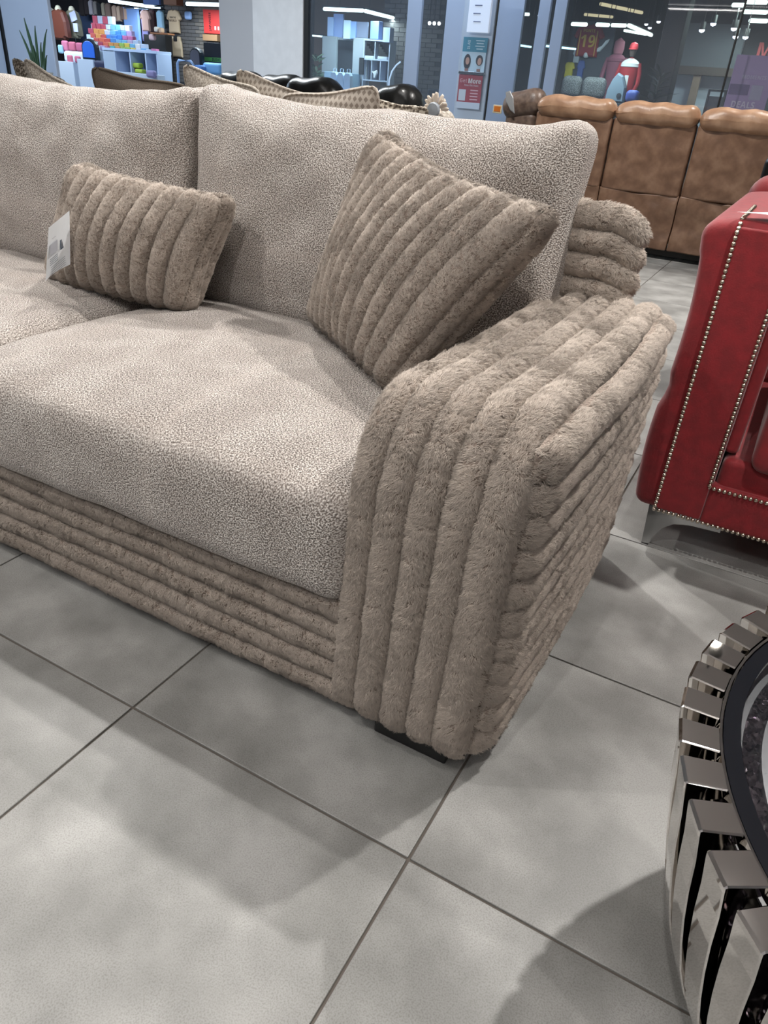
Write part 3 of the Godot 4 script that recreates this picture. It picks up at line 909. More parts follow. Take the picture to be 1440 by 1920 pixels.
func make_ribbed_sofa() -> void:
	var sofa := thing("ribbed_sofa", "taupe sofa with fur-ribbed frame and chenille cushions on grey tile floor", "sofa", Vector3(-1.25, 0, -0.65))
	make_arm(sofa, -0.222, 1.0, true)
	make_arm(sofa, -2.33, -1.0, false)
	var base := put("base", soft_box(Vector3(2.1, 0.22, 0.82), 0.03, 4, func(p): return p + Vector3(-1.276, 0.155, -0.66)), M.plush, sofa)
	# front rail: five ribs, the top one half under the cushion
	for k in 5:
		var y := 0.254 - 0.0505 * k
		var path := []
		var out := []
		for q in 90:
			var f := q / 89.0
			path.append(Vector3(lerpf(-2.33, -0.226, f), y + 0.003 * sin(f * 17 + k), SOFA_FRONT - 0.028 + (0.004 if k == 0 else 0.0)))
			out.append(Vector3(0, 0, 1))
		var g := rib(path, out, same(0.0285, path.size()), 0.033, 0.03, 1.65, 10, 0.003)
		put("rib", g.mesh, M.plush, base)
		grow_fur(g, 15000.0, 0.12, 0.92)
	# back frame: long ribs whose ends turn down
	var back := put("back_frame", soft_box(Vector3(2.4, 0.74, 0.1), 0.04, 4, func(p): return p + Vector3(-1.276, 0.46, -1.14)), M.plush, sofa)
	for k in 6:
		var y := 0.838 - 0.053 * k
		var path := []
		var out := []
		for q in 60:
			var f := q / 59.0
			path.append(Vector3(lerpf(-2.42, -0.135, f), y, -1.095))
			out.append(Vector3(0, 0, 1))
		for q in range(1, 10):
			var a := PI / 2 * q / 9.0
			path.append(Vector3(-0.135 + sin(a) * 0.062, y - (1 - cos(a)) * 0.062, -1.095 - (1 - cos(a)) * 0.03))
			out.append(Vector3(sin(a) * 0.55, 0.35 * sin(a), 1.0 - 0.35 * sin(a)).normalized())
		var g := rib(path, out, same(0.03, path.size()), 0.036, 0.03, 1.75, 10, 0.006)
		put("rib", g.mesh, M.plush, back)
		var near := {"v": g.v, "n": g.n, "nu": g.nu, "nv": g.nv}
		grow_fur_right(near, 50)
	put("foot", box(Vector3(0.15, 0.05, 0.09), 0.004), M.black, sofa).global_position = Vector3(-0.105, 0.025, -0.245)
	put("foot", box(Vector3(0.15, 0.05, 0.09), 0.004), M.black, sofa).global_position = Vector3(-2.44, 0.025, -0.245)
	put("foot", box(Vector3(0.15, 0.05, 0.09), 0.004), M.black, sofa).global_position = Vector3(-0.105, 0.025, -1.05)
	put("foot", box(Vector3(0.15, 0.05, 0.09), 0.004), M.black, sofa).global_position = Vector3(-2.44, 0.025, -1.05)
	plant_fur(sofa)
	# seat cushions
	for k in 2:
		var x0: float = [-1.283, -2.325][k]
		var x1: float = [-0.245, -1.287][k]
		var c := Vector3((x0 + x1) / 2, 0.38, -0.565)
		var half := Vector3((x1 - x0) / 2, 0.115, 0.395)
		var shape := func(p: Vector3) -> Vector3:
			var u := p.x / half.x
			var v := p.z / half.z
			var crown := (1.0 - pow(absf(u), 4.0)) * (1.0 - pow(absf(v), 3.0))
			var q := p
			if p.y > 0:
				q.y += 0.028 * crown
			if p.z > half.z * 0.6:
				q.z += 0.014 * (1.0 - pow(absf(u), 6.0)) * (1.0 - pow(absf(p.y / half.y), 2.0))
			q += c
			q.y += lump.get_noise_3dv(q * 0.22) * 0.006
			return q
		var o := put("seat_cushion", soft_box(half * 2.0, 0.055, 26, shape), M.chenille, sofa)
		o.set_meta("label", "wide chenille seat cushion with rounded front edge")
	# back cushions
	for k in 2:
		var x0: float = [-1.29, -2.31][k]
		var x1: float = [-0.2, -1.296][k]
		var half := Vector3((x1 - x0) / 2, 0.272, 0.105)
		var low := 0.462
		var shape := func(p: Vector3) -> Vector3:
			var u := p.x / half.x
			var v := p.y / half.y
			var puff := (1.0 - pow(absf(u), 2.6)) * (1.0 - pow(absf(v), 2.6))
			var q := p
			q.z *= 0.62 + 0.75 * puff
			# corners stay out, edges draw in
			q.x *= 1.0 - 0.022 * (1.0 - v * v)
			if v > 0:
				q.y += ((0.034 if u < 0 and k == 0 else 0.022) * pow(absf(u), 5.0) - (0.004 if k == 0 else 0.016) * (1.0 - u * u)) * v
			q.y += half.y + low
			q.z -= 1.0 + 0.17 * (q.y - low)
			q.x += (x0 + x1) / 2
			q += Vector3(0, lump.get_noise_3dv(q * 0.25) * 0.01, lump.get_noise_3dv(q * 0.2 + Vector3(4, 0, 0)) * 0.014)
			return q
		var o := put("back_cushion", soft_box(half * 2.0, 0.055, 28, shape), M.chenille, sofa)
		o.set_meta("label", "plump chenille back cushion")

# fur only towards the end of a long rib, where it shows
func grow_fur_right(g: Dictionary, first: int) -> void:
	var rows := g.nv as int
	var v := PackedVector3Array()
	var n := PackedVector3Array()
	for i in g.nu:
		for j in range(first, rows):
			v.append(g.v[i * rows + j])
			n.append(g.n[i * rows + j])
	grow_fur({"v": v, "n": n, "nu": g.nu, "nv": rows - first}, 15000.0, 0.1, 0.9)

# ---------------------------------------------------------------- loose pillows

# corners: lower left, lower right, upper right, upper left, seen from the front
func ribbed_pillow(called: String, label: String, c: Array, thick: float, count: int, furry_back := true) -> Node3D:
	var mid: Vector3 = (c[0] + c[1] + c[2] + c[3]) / 4.0
	var low: Vector3 = (c[0] + c[1]) / 2.0
	var t := thing(called, label, "pillow", low, "fur-ribbed pillows on the sofa")
	var face: Vector3 = (c[1] - c[0]).cross(c[3] - c[0]).normalized()
	var at := func(u: float, v: float, side: float) -> Vector3:
		# edges curve inwards between the corners
		var uu := 0.5 + (u - 0.5) * (1.0 - 0.075 * sin(PI * v))
		var vv := 0.5 + (v - 0.5) * (1.0 - 0.10 * sin(PI * u))
		var p: Vector3 = c[0].lerp(c[1], uu).lerp(c[3].lerp(c[2], uu), vv)
		var puff := pow(maxf(0.0, sin(PI * clampf(u, 0, 1))), 0.6) * pow(maxf(0.0, sin(PI * clampf(v, 0, 1))), 0.6)
		return p + face * side * (0.012 + thick / 2 * puff)
	for side in [1.0, -1.0]:
		var rows := []
		for i in 21:
			var row := PackedVector3Array()
			for j in 21:
				row.append(at.call(i / 20.0, j / 20.0, side) - face * side * 0.012)
			rows.append(row)
		put("cover", grid(rows, mid).mesh, M.plush, t)
	for side in [1.0, -1.0]:
		for k in count:
			var u := (k + 0.5) / count
			var path := []
			var out := []
			var w := []
			for j in 40:
				var v := j / 39.0
				var p: Vector3 = at.call(u, v, side)
				var a: Vector3 = at.call(u - 0.5 / count, v, side)
				var b: Vector3 = at.call(u + 0.5 / count, v, side)
				var up: Vector3 = at.call(u, minf(1.0, v + 0.02), side)
				var dn: Vector3 = at.call(u, maxf(0.0, v - 0.02), side)
				path.append(p)
				out.append(((b - a).cross(up - dn)).normalized() * side)
				w.append(a.distance_to(b) * 0.52)
			var g := rib(path, out, w, 0.66 / count * c[0].distance_to(c[1]), 0.045, 1.65, 10, 0.002)
			put("rib", g.mesh, M.plush, t)
			if side > 0 or furry_back:
				grow_fur(g, 16000.0, 0.13, 0.87, 0.62, 1.0)
	for edge in 4:
		var path := []
		var out := []
		for j in 40:
			var q := j / 39.0
			var u: float = edge if edge < 2 else q
			var v: float = q if edge < 2 else edge - 2
			var p: Vector3 = (at.call(u, v, 1.0) + at.call(u, v, -1.0)) / 2.0
			path.append(p)
			var inner: Vector3 = at.call(0.5, v, 0.0) if edge < 2 else at.call(u, 0.5, 0.0)
			out.append((p - inner).normalized())
		var g := rib(path, out, same(0.021 if edge < 2 else 0.016, 40), 0.017 if edge < 2 else 0.01, 0.02, 1.65, 8, 0.003)
		put("rib", g.mesh, M.plush, t)
		grow_fur(g, 16000.0, 0.1, 0.9, 0.75)
	plant_fur(t)
	return t

func make_pillows() -> void:
	ribbed_pillow("square_pillow", "large square fur-ribbed pillow leaning in the sofa corner beside the arm", [Vector3(-0.775, 0.515, -0.885), Vector3(-0.395, 0.52, -0.585), Vector3(-0.142, 0.885, -0.655), Vector3(-0.64, 0.962, -0.935)], 0.15, 11)
	var lumbar := ribbed_pillow("lumbar_pillow", "small oblong fur-ribbed pillow with white tag standing between two seat cushions", [Vector3(-1.59, 0.515, -0.745), Vector3(-1.095, 0.515, -0.745), Vector3(-1.005, 0.79, -0.825), Vector3(-1.49, 0.815, -0.805)], 0.15, 10)
	# the paper tag that hangs from its seam
	var p := [Vector3(-1.388, 0.731, -0.662), Vector3(-1.398, 0.695, -0.6), Vector3(-1.432, 0.56, -0.592), Vector3(-1.402, 0.598, -0.652)]
	var rows := []
	for i in 7:
		var row := PackedVector3Array()
		for j in 9:
			var u := i / 6.0
			var v := j / 8.0
			row.append(p[0].lerp(p[1], u).lerp(p[3].lerp(p[2], u), v) + Vector3(-0.006, 0, 0.006) * sin(u * PI) * v)
		rows.append(row)
	var away: Vector3 = (p[0] + p[2]) / 2 + Vector3(0.2, 0, -0.2)
	var tag_ := put("care_tag", grid(rows, away).mesh, M.paper, lumbar)
	tag_.set_meta("label", "white printed paper tag")
	var du: Vector3 = (p[1] - p[0])
	var dv: Vector3 = (p[3] - p[0])
	var nn := du.cross(dv).normalized()
	if nn.dot(Vector3(-0.2, 0.3, 1)) < 0:
		nn = -nn
	var ink := flat(70, 84, 100, 0.8)
	var grey := flat(176, 178, 186, 0.8)
	var mark := func(u0: float, u1: float, v0: float, v1: float, m: Material):
		var a: Vector3 = p[0] + du * u0 + dv * v0
		var q := [a, a + du * (u1 - u0), a + du * (u1 - u0) + dv * (v1 - v0), a + dv * (v1 - v0)]
		var up := nn * 0.0045
		put("print", grid([PackedVector3Array([q[0] + up, q[3] + up]), PackedVector3Array([q[1] + up, q[2] + up])], away).mesh, m, tag_)
	mark.call(0.1, 0.42, 0.42, 0.60, ink)
	mark.call(0.14, 0.38, 0.44, 0.58, grey)
	mark.call(0.55, 0.9, 0.36, 0.56, grey)
	for k in 4:
		mark.call(0.55, 0.92, 0.62 + 0.035 * k, 0.63 + 0.035 * k, ink)
	for k in 5:
		mark.call(0.12, 0.9, 0.78 + 0.04 * k, 0.787 + 0.04 * k, ink)
	for k in 4:
		mark.call(0.25, 0.8, 0.12 + 0.05 * k, 0.128 + 0.05 * k, grey)

# ---------------------------------------------------------------- red velvet sofa

func make_red_sofa() -> void:
	var zf := -1.19
	var sofa := thing("velvet_sofa", "red velvet sofa with silver nailhead trim and chrome legs", "sofa", Vector3(0.95, 0, -1.6))
	var arm_shape := func(side: float) -> Callable:
		return func(p: Vector3) -> Vector3:
			var q := p
			var y := p.y / 0.37
			# the outer side swells between two tufted creases
			if p.x * side > 0:
				var crease := exp(-pow((p.y + 0.045) / 0.022, 2.0))
				q.x += side * (0.012 * sin((p.y + 0.37) * 8.6) - 0.013 * crease + 0.018 * maxf(0.0, y))
			if p.y > 0.3:
				q.y -= 0.02 * pow(absf(p.x) / 0.09, 2.0)
			return q
	var arm := put("arm", soft_box(Vector3(0.18, 0.74, 0.86), 0.03, 22, arm_shape.call(-1.0)), M.velvet, sofa)
	arm.global_position = Vector3(0.152, 0.49, zf - 0.428)
	# a flat welted panel closes the front of the arm
	var panel := put("arm_panel", soft_box(Vector3(0.118, 0.715, 0.014), 0.006, 8), M.velvet, sofa)
	panel.global_position = Vector3(0.178, 0.4875, zf + 0.003)
	put("arm", soft_box(Vector3(0.18, 0.74, 0.86), 0.03, 16, arm_shape.call(1.0)), M.velvet, sofa).global_position = Vector3(1.75, 0.49, zf - 0.428)
	put("seat_rail", soft_box(Vector3(1.44, 0.115, 0.8), 0.012, 6), M.velvet, sofa).global_position = Vector3(0.955, 0.176, zf - 0.397)
	put("seat_deck", soft_box(Vector3(1.42, 0.1, 0.74), 0.02, 6, func(p): return p + Vector3(0, 0.006 * sin(p.x * 9.0) * (1.0 if p.y > 0 else 0.0), 0)), M.velvet, sofa).global_position = Vector3(0.955, 0.255, zf - 0.385)
	put("seat_cushion", soft_box(Vector3(1.32, 0.175, 0.7), 0.03, 12, func(p): return p + Vector3(0, 0.012 * (1.0 - pow(p.x / 0.66, 4.0)) * signf(p.y), 0)), M.velvet, sofa).global_position = Vector3(0.965, 0.385, zf - 0.335)
	put("inner_arm", soft_box(Vector3(0.035, 0.5, 0.72), 0.014, 6), M.velvet, sofa).global_position = Vector3(0.255, 0.56, zf - 0.4)
	put("backrest", soft_box(Vector3(1.78, 0.78, 0.2), 0.06, 12, func(p): return p + Vector3(0, 0, 0.012 * sin(p.x * 22.0) * sin(p.y * 20.0))), M.velvet, sofa).global_position = Vector3(0.951, 0.51, zf - 0.87)
	# nailheads, one by one
	var nail := SphereMesh.new()
	nail.radius = 0.0058
	nail.height = 0.0116
	nail.radial_segments = 10
	nail.rings = 5
	var spots := []
	var y := 0.137
	while y < 0.835:
		spots.append(Vector3(0.122, y, zf + 0.01))
		y += 0.0118
	for k in 3:
		spots.append(Vector3(0.123, 0.841 + 0.009 * k, zf + 0.006 - 0.006 * k * k))
	for k in 22:
		spots.append(Vector3(0.124, 0.861, zf - 0.026 - 0.0118 * k))
	y = 0.235
	while y < 0.835:
		spots.append(Vector3(0.2345, y, zf + 0.01))
		y += 0.0118
	for k in 46:
		spots.append(Vector3(0.122 + 0.0125 * k, 0.126 - 0.0 * k, zf + 0.009))
	for k in 40:
		spots.append(Vector3(0.2345 + 0.0125 * k, 0.2265, zf + 0.004))
	for s in spots:
		put("nailhead", nail, M.nail, sofa).global_position = s
	# chrome bracket legs
	var leg := PackedVector2Array([Vector2(-0.022, 0.0), Vector2(-0.004, 0.0), Vector2(0.006, 0.035), Vector2(0.02, 0.064), Vector2(0.045, 0.086), Vector2(0.085, 0.096), Vector2(0.16, 0.1), Vector2(0.16, 0.122), Vector2(-0.03, 0.122)])
	var leg_mesh := slab_of(leg, 0.02)
	put("leg", leg_mesh, M.steel, sofa).global_position = Vector3(0.135, 0.0, zf - 0.025)
	put("leg", leg_mesh, M.steel, sofa).global_position = Vector3(0.135, 0.0, zf - 0.78)
	for z in [zf - 0.025, zf - 0.78]:
		var o := put("leg", leg_mesh, M.steel, sofa)
		o.global_transform = Transform3D(Basis(Vector3.UP, PI), Vector3(1.77, 0, z))
	# the sheet that lies over the arm
	var rows := []
	var p := [Vector3(0.106, 0.872, -1.2), Vector3(0.205, 0.872, -1.305), Vector3(0.40, 0.9, -1.36), Vector3(0.32, 0.868, -1.18)]
	for i in 6:
		var row := PackedVector3Array()
		for j in 6:
			var u := i / 5.0
			var v := j / 5.0
			row.append(p[0].lerp(p[1], u).lerp(p[3].lerp(p[2], u), v) + Vector3(0, 0.006 * sin(v * PI), 0))
		rows.append(row)
	var sheet := put("paper_sheet", grid(rows, Vector3(0.25, 0.5, -1.25)).mesh, M.paper, self)
	tag(sheet, "white paper sheet lying on the red sofa's arm", "paper")
	# black chair whose edge shows above the red sofa
	var chair := thing("black_armchair", "black upholstered armchair edge behind the red sofa", "armchair", Vector3(0.42, 0, -3.35))
	put("backrest", soft_box(Vector3(0.8, 0.6, 0.16), 0.04, 4), M.black_leather, chair).global_position = Vector3(0.42, 0.62, -3.05)
	put("seat", soft_box(Vector3(0.8, 0.34, 0.7), 0.05, 4), M.black_leather, chair).global_position = Vector3(0.42, 0.25, -3.45)
	for k in 4:
		put("leg", box(Vector3(0.05, 0.1, 0.05), 0.004), M.black, chair).global_position = Vector3(0.1 + 0.64 * (k % 2), 0.05, -3.15 - 0.55 * (k / 2))
	var sheet2 := part("paper_sheet", box(Vector3(0.3, 0.004, 0.21), 0.001), M.paper, self, Vector3(0.2, 0.924, -3.05))
	tag(sheet2, "white paper sheet on top of the black armchair", "paper")

# ---------------------------------------------------------------- mirrored coffee table

func strip_mesh(profile: PackedVector2Array, width: float, bevel: float) -> ArrayMesh:
	# profile in (radius, height), closed, drawn out along z
	if not Geometry2D.is_polygon_clockwise(profile):
		profile.reverse()
	var inner := PackedVector2Array()
	var n := profile.size()
	for k in n:
		var d := (profile[(k + 1) % n] - profile[(k + n - 1) % n]).normalized()
		inner.append(profile[k] + Vector2(-d.y, d.x) * -bevel * (1.0 if Geometry2D.is_point_in_polygon(profile[k] + Vector2(-d.y, d.x) * -bevel, profile) else -1.0))
	var st := SurfaceTool.new()
	st.begin(Mesh.PRIMITIVE_TRIANGLES)
	st.set_smooth_group(-1)
	var loops := [[inner, -width / 2], [profile, -width / 2 + bevel], [profile, width / 2 - bevel], [inner, width / 2]]
	var mid := Vector2()
	for i in 3:
		for k in n:
			var a := Vector3(loops[i][0][k].x, loops[i][0][k].y, loops[i][1])
			var b := Vector3(loops[i][0][(k + 1) % n].x, loops[i][0][(k + 1) % n].y, loops[i][1])
			var c := Vector3(loops[i + 1][0][k].x, loops[i + 1][0][k].y, loops[i + 1][1])
			var d := Vector3(loops[i + 1][0][(k + 1) % n].x, loops[i + 1][0][(k + 1) % n].y, loops[i + 1][1])
			for p in [a, b, c, b, d, c]:
				st.add_vertex(p)
	var tri := Geometry2D.triangulate_polygon(inner)
	for s in [-1.0, 1.0]:
		for k in range(0, tri.size(), 3):
			var q := []
			for j in 3:
				q.append(Vector3(inner[tri[k + j]].x, inner[tri[k + j]].y, s * width / 2))
			if (q[2] - q[0]).cross(q[1] - q[0]).z * s < 0:
				q.reverse()
			for p in q:
				st.add_vertex(p)
	st.generate_normals()
	return st.commit()

func make_table() -> void:
	var table := thing("mirrored_coffee_table", "round coffee table ringed with mirrored chrome strips and dark glass top", "coffee table", Vector3(0.743, 0, -0.097))
	var outer := [Vector2(0.4516, 0.4475), Vector2(0.4506, 0.44), Vector2(0.443, 0.40), Vector2(0.436, 0.35), Vector2(0.427, 0.30), Vector2(0.416, 0.25), Vector2(0.403, 0.20), Vector2(0.385, 0.15), Vector2(0.36, 0.10), Vector2(0.328, 0.055), Vector2(0.285, 0.012)]
	var profile := PackedVector2Array()
	profile.append(Vector2(0.408, 0.45))
	profile.append(Vector2(0.4485, 0.45))
	for p in outer:
		profile.append(p)
	profile.append(Vector2(0.265, 0.012))
	for k in range(9, 1, -1):
		profile.append(outer[k] - Vector2(0.022, -0.004))
	profile.append(Vector2(0.421, 0.43))
	profile.append(Vector2(0.408, 0.436))
	var strip := strip_mesh(profile, 0.039, 0.0016)
	var total := 48
	for k in total:
		var a := TAU * k / total + 0.028
		part("mirror_strip", strip, M.chrome, table, Vector3.ZERO, Basis(Vector3.UP, a))
	part("rim_ring", lathe([[0.408, 0.43], [0.409, 0.44], [0.407, 0.4475], [0.404, 0.447], [0.403, 0.43], [0.408, 0.43]], 96), M.chrome, table)
	var border := part("glass_border", lathe([[0.4025, 0.4385], [0.4025, 0.446], [0.3835, 0.446], [0.3835, 0.4385], [0.4025, 0.4385]], 96), M.navy_glass, table)
	border.set_meta("label", "opaque navy border of the glass top")
	part("glass_top", lathe([[0.0, 0.4385], [0.383, 0.4385], [0.383, 0.446], [0.0, 0.446]], 96), M.smoked, table)
	# under the glass: mirrored rings and bands of crushed crystal on a dark tray, all carried by a drum
	part("inner_drum", lathe([[0.0, 0.4], [0.395, 0.4], [0.38, 0.36], [0.358, 0.3], [0.342, 0.2], [0.3, 0.1], [0.23, 0.03], [0.2, 0.02]], 96), M.steel, table)
	part("crystal_tray", lathe([[0.0, 0.401], [0.395, 0.401], [0.395, 0.404], [0.0, 0.404]], 96), flat(46, 40, 50, 0.3), table)
	for q in [[0.382, 0.374], [0.352, 0.343], [0.31, 0.296], [0.25, 0.232]]:
		part("mirror_ring", lathe([[q[0], 0.404], [q[0], 0.416], [q[1], 0.416], [q[1], 0.404]], 96), flat(170, 172, 176, 0.25, 0.6), table)
	part("base_ring", lathe([[0.19, 0.0], [0.29, 0.0], [0.29, 0.014], [0.19, 0.014], [0.19, 0.0]], 64), M.steel, table)
	var chips := MultiMesh.new()
	chips.transform_format = MultiMesh.TRANSFORM_3D
	var chip := PrismMesh.new()
	chip.size = Vector3(0.006, 0.005, 0.006)
	chips.mesh = chip
	var bands := []
	for k in 2600:
		bands.append([rng.randf_range(0.354, 0.373), 0.409])
	for k in 1800:
		bands.append([rng.randf_range(0.312, 0.341), 0.409])
	for k in 2400:
		var y := rng.randf_range(0.1, 0.38)
		bands.append([(lerpf(0.3, 0.342, (y - 0.1) / 0.1) if y < 0.2 else lerpf(0.342, 0.372, (y - 0.2) / 0.16)) + 0.002, y])
	chips.instance_count = bands.size()
	for k in bands.size():
		var a := rng.randf() * TAU
		var b := Basis.from_euler(Vector3(rng.randf() * TAU, rng.randf() * TAU, rng.randf() * TAU)).scaled(Vector3.ONE * rng.randf_range(0.6, 1.3))
		chips.set_instance_transform(k, Transform3D(b, Vector3(cos(a) * bands[k][0], bands[k][1], sin(a) * bands[k][0])))
	var o := MultiMeshInstance3D.new()
	o.name = "crushed_crystal"
	o.multimesh = chips
	o.material_override = M.crystal
	o.set_meta("kind", "stuff")
	table.add_child(o, true)

# ---------------------------------------------------------------- brown leather recliner sofa, seen from behind

func make_brown_sofa() -> void:
	var zb := -5.6
	var sofa := thing("recliner_sofa", "brown leather reclining sofa seen from its back near the glass front", "sofa", Vector3(-0.65, 0, -6.1))
	var seams := [-1.875, -1.262, -0.652, -0.042, 0.568]
	for k in 4:
		var w: float = seams[k + 1] - seams[k]
		var x: float = (seams[k] + seams[k + 1]) / 2
		var crease := func(p: Vector3) -> Vector3:
			var q := p
			var u := p.x / (w / 2)
			q.z += 0.012 * (1.0 - pow(absf(u), 4.0)) * (1.0 if p.z > 0 else 0.0) + lump.get_noise_3dv(Vector3(p.x + x, p.y, 0) * 0.3) * 0.012
			q.y -= 0.012 * pow(absf(u), 3.0) * (1.0 if p.y > 0 else 0.0)
			return q
		put("headrest", soft_box(Vector3(w - 0.004, 0.155, 0.22), 0.075, 10, func(p):
			var q: Vector3 = crease.call(p)
			q.y += 0.006 * sin(p.x * 31.0) * (1.0 if p.y > 0 else 0.0)
			return q), M.tan, sofa).global_position = Vector3(x, 0.992, zb - 0.06)
		put("back_panel", soft_box(Vector3(w - 0.01, 0.5, 0.1), 0.02, 10, crease), M.brown, sofa).global_position = Vector3(x, 0.71, zb - 0.05)
		var flap := put("lower_flap", soft_box(Vector3(w - 0.006, 0.4, 0.05), 0.012, 12, func(p):
			var q: Vector3 = p
			var u: float = p.x / (w / 2)
			var v: float = (p.y + 0.2) / 0.4
			q.z += 0.03 * pow(absf(u), 2.0) * v - 0.035 * exp(-pow((absf(u) - 0.9) / 0.12, 2.0)) * v + lump.get_noise_3dv(Vector3(p.x + x, p.y + 3.0, 0) * 0.22) * 0.03
			q.y -= 0.02 * (1.0 - absf(u)) * v
			return q), M.brown, sofa)
		flap.global_position = Vector3(x, 0.275, zb - 0.03)
		flap.set_meta("label", "loose creased leather flap")
	put("seat_body", soft_box(Vector3(2.44, 0.4, 0.8), 0.05, 4), M.brown, sofa).global_position = Vector3(-0.652, 0.3, zb - 0.55)
	put("base_rail", soft_box(Vector3(2.4, 0.06, 0.06), 0.01, 2), M.black, sofa).global_position = Vector3(-0.652, 0.05, zb - 0.1)
	for k in 4:
		put("foot", box(Vector3(0.08, 0.03, 0.08), 0.004), M.black, sofa).global_position = Vector3(-1.7 + 0.7 * k, 0.015, zb - 0.12)
	var arm := put("arm", soft_box(Vector3(0.27, 0.62, 0.8), 0.1, 8), M.taupe_leather, sofa)
	arm.global_position = Vector3(-2.02, 0.36, zb - 0.5)
	var wing := put("headrest", soft_box(Vector3(0.34, 0.2, 0.24), 0.095, 8, func(p): return p + Vector3(0, 0.02 * sin(p.x * 14.0), 0)), M.taupe_leather, sofa)
	wing.global_position = Vector3(-2.02, 0.985, zb - 0.12)
	put("wing_panel", soft_box(Vector3(0.26, 0.84, 0.12), 0.05, 6), M.taupe_leather, sofa).global_position = Vector3(-2.02, 0.52, zb - 0.1)
	var ticket := part("price_card", box(Vector3(0.075, 0.058, 0.01), 0.003), flat(200, 190, 160, 0.6), self, Vector3(-2.21, 0.934, -5.625), Basis(Vector3.FORWARD, 0.02))
	tag(ticket, "small cream card with orange panel at the brown sofa's end", "card")
	part("print", box(Vector3(0.055, 0.038, 0.004), 0.001), flat(196, 110, 34, 0.6), ticket, Vector3(0, 0.002, 0.006))
	var strap := part("wrapping_film", slab_of(PackedVector2Array([Vector2(-0.05, 0.07), Vector2(-0.015, 0.085), Vector2(0.02, 0.04), Vector2(0.05, -0.07), Vector2(0.01, -0.05), Vector2(-0.03, 0.0)]), 0.012, 0.15), flat(196, 198, 200, 0.2, 0.5), self, Vector3(-2.1, 0.985, -5.6))
	tag(strap, "shiny strip of clear wrap on the brown sofa's end headrest", "wrap")

# ---------------------------------------------------------------- sofas back to back behind the ribbed one

func soft_pillow(called: String, label: String, c: Array, thick: float, m: Material, group: String) -> void:
	var low: Vector3 = (c[0] + c[1]) / 2.0
	var t := thing(called, label, "pillow", low, group)
	var face: Vector3 = (c[1] - c[0]).cross(c[3] - c[0]).normalized()
	var mid: Vector3 = (c[0] + c[2]) / 2.0
	for side in [1.0, -1.0]:
		var rows := []
		for i in 19:
			var row := PackedVector3Array()
			for j in 19:
				var u := i / 18.0
				var v := j / 18.0
				var uu := 0.5 + (u - 0.5) * (1.0 - 0.1 * sin(PI * v))
				var vv := 0.5 + (v - 0.5) * (1.0 - 0.1 * sin(PI * u))
				var round_ := 1.0 - 0.1 * pow(absf(2 * u - 1), 5.0) * pow(absf(2 * v - 1), 5.0)
				uu = 0.5 + (uu - 0.5) * round_
				vv = 0.5 + (vv - 0.5) * round_
				var p: Vector3 = c[0].lerp(c[1], uu).lerp(c[3].lerp(c[2], uu), vv)
				row.append(p + face * side * thick / 2 * pow(maxf(0, sin(PI * u)) * maxf(0, sin(PI * v)), 0.55) + Vector3.UP * lump.get_noise_3dv(p * 0.4) * 0.006)
			rows.append(row)
		put("cover", grid(rows, mid).mesh, m, t)
	var welt := []
	for k in 73:
		var q := k / 72.0 * 4.0
		var u := clampf(q, 0, 1) if q < 2 else clampf(3 - q, 0, 1)
		var v := 0.0 if q < 1 else (clampf(q - 1, 0, 1) if q < 3 else clampf(4 - q, 0, 1))
		var uu := 0.5 + (u - 0.5) * (1.0 - 0.1 * sin(PI * v))
		var vv := 0.5 + (v - 0.5) * (1.0 - 0.1 * sin(PI * u))
		var round_ := 1.0 - 0.1 * pow(absf(2 * u - 1), 5.0) * pow(absf(2 * v - 1), 5.0)
		uu = 0.5 + (uu - 0.5) * round_
		vv = 0.5 + (vv - 0.5) * round_
		welt.append(c[0].lerp(c[1], uu).lerp(c[3].lerp(c[2], uu), vv))
	put("piping", tube(welt, 0.006, 6), m, t)

func standing(x0: float, x1: float, top0: float, top1: float, z: float, h := 0.42) -> Array:
	return [Vector3(x0, top0 - h, z), Vector3(x1, top1 - h, z), Vector3(x1, top1, z + 0.08), Vector3(x0, top0, z + 0.08)]

func lozenge_tex() -> ImageTexture:
	var im := Image.create(64, 64, false, Image.FORMAT_RGB8)
	for y in 64:
		for x in 64:
			var dx := absf(fmod(x + (16.0 if y >= 32 else 0.0), 32.0) - 16.0) / 13.0
			var dy := absf(fmod(y, 32.0) - 16.0) / 15.0
			im.set_pixel(x, y, Color8(134, 123, 112) if dx + dy < 0.95 else Color8(184, 175, 164))
	return ImageTexture.create_from_image(im)

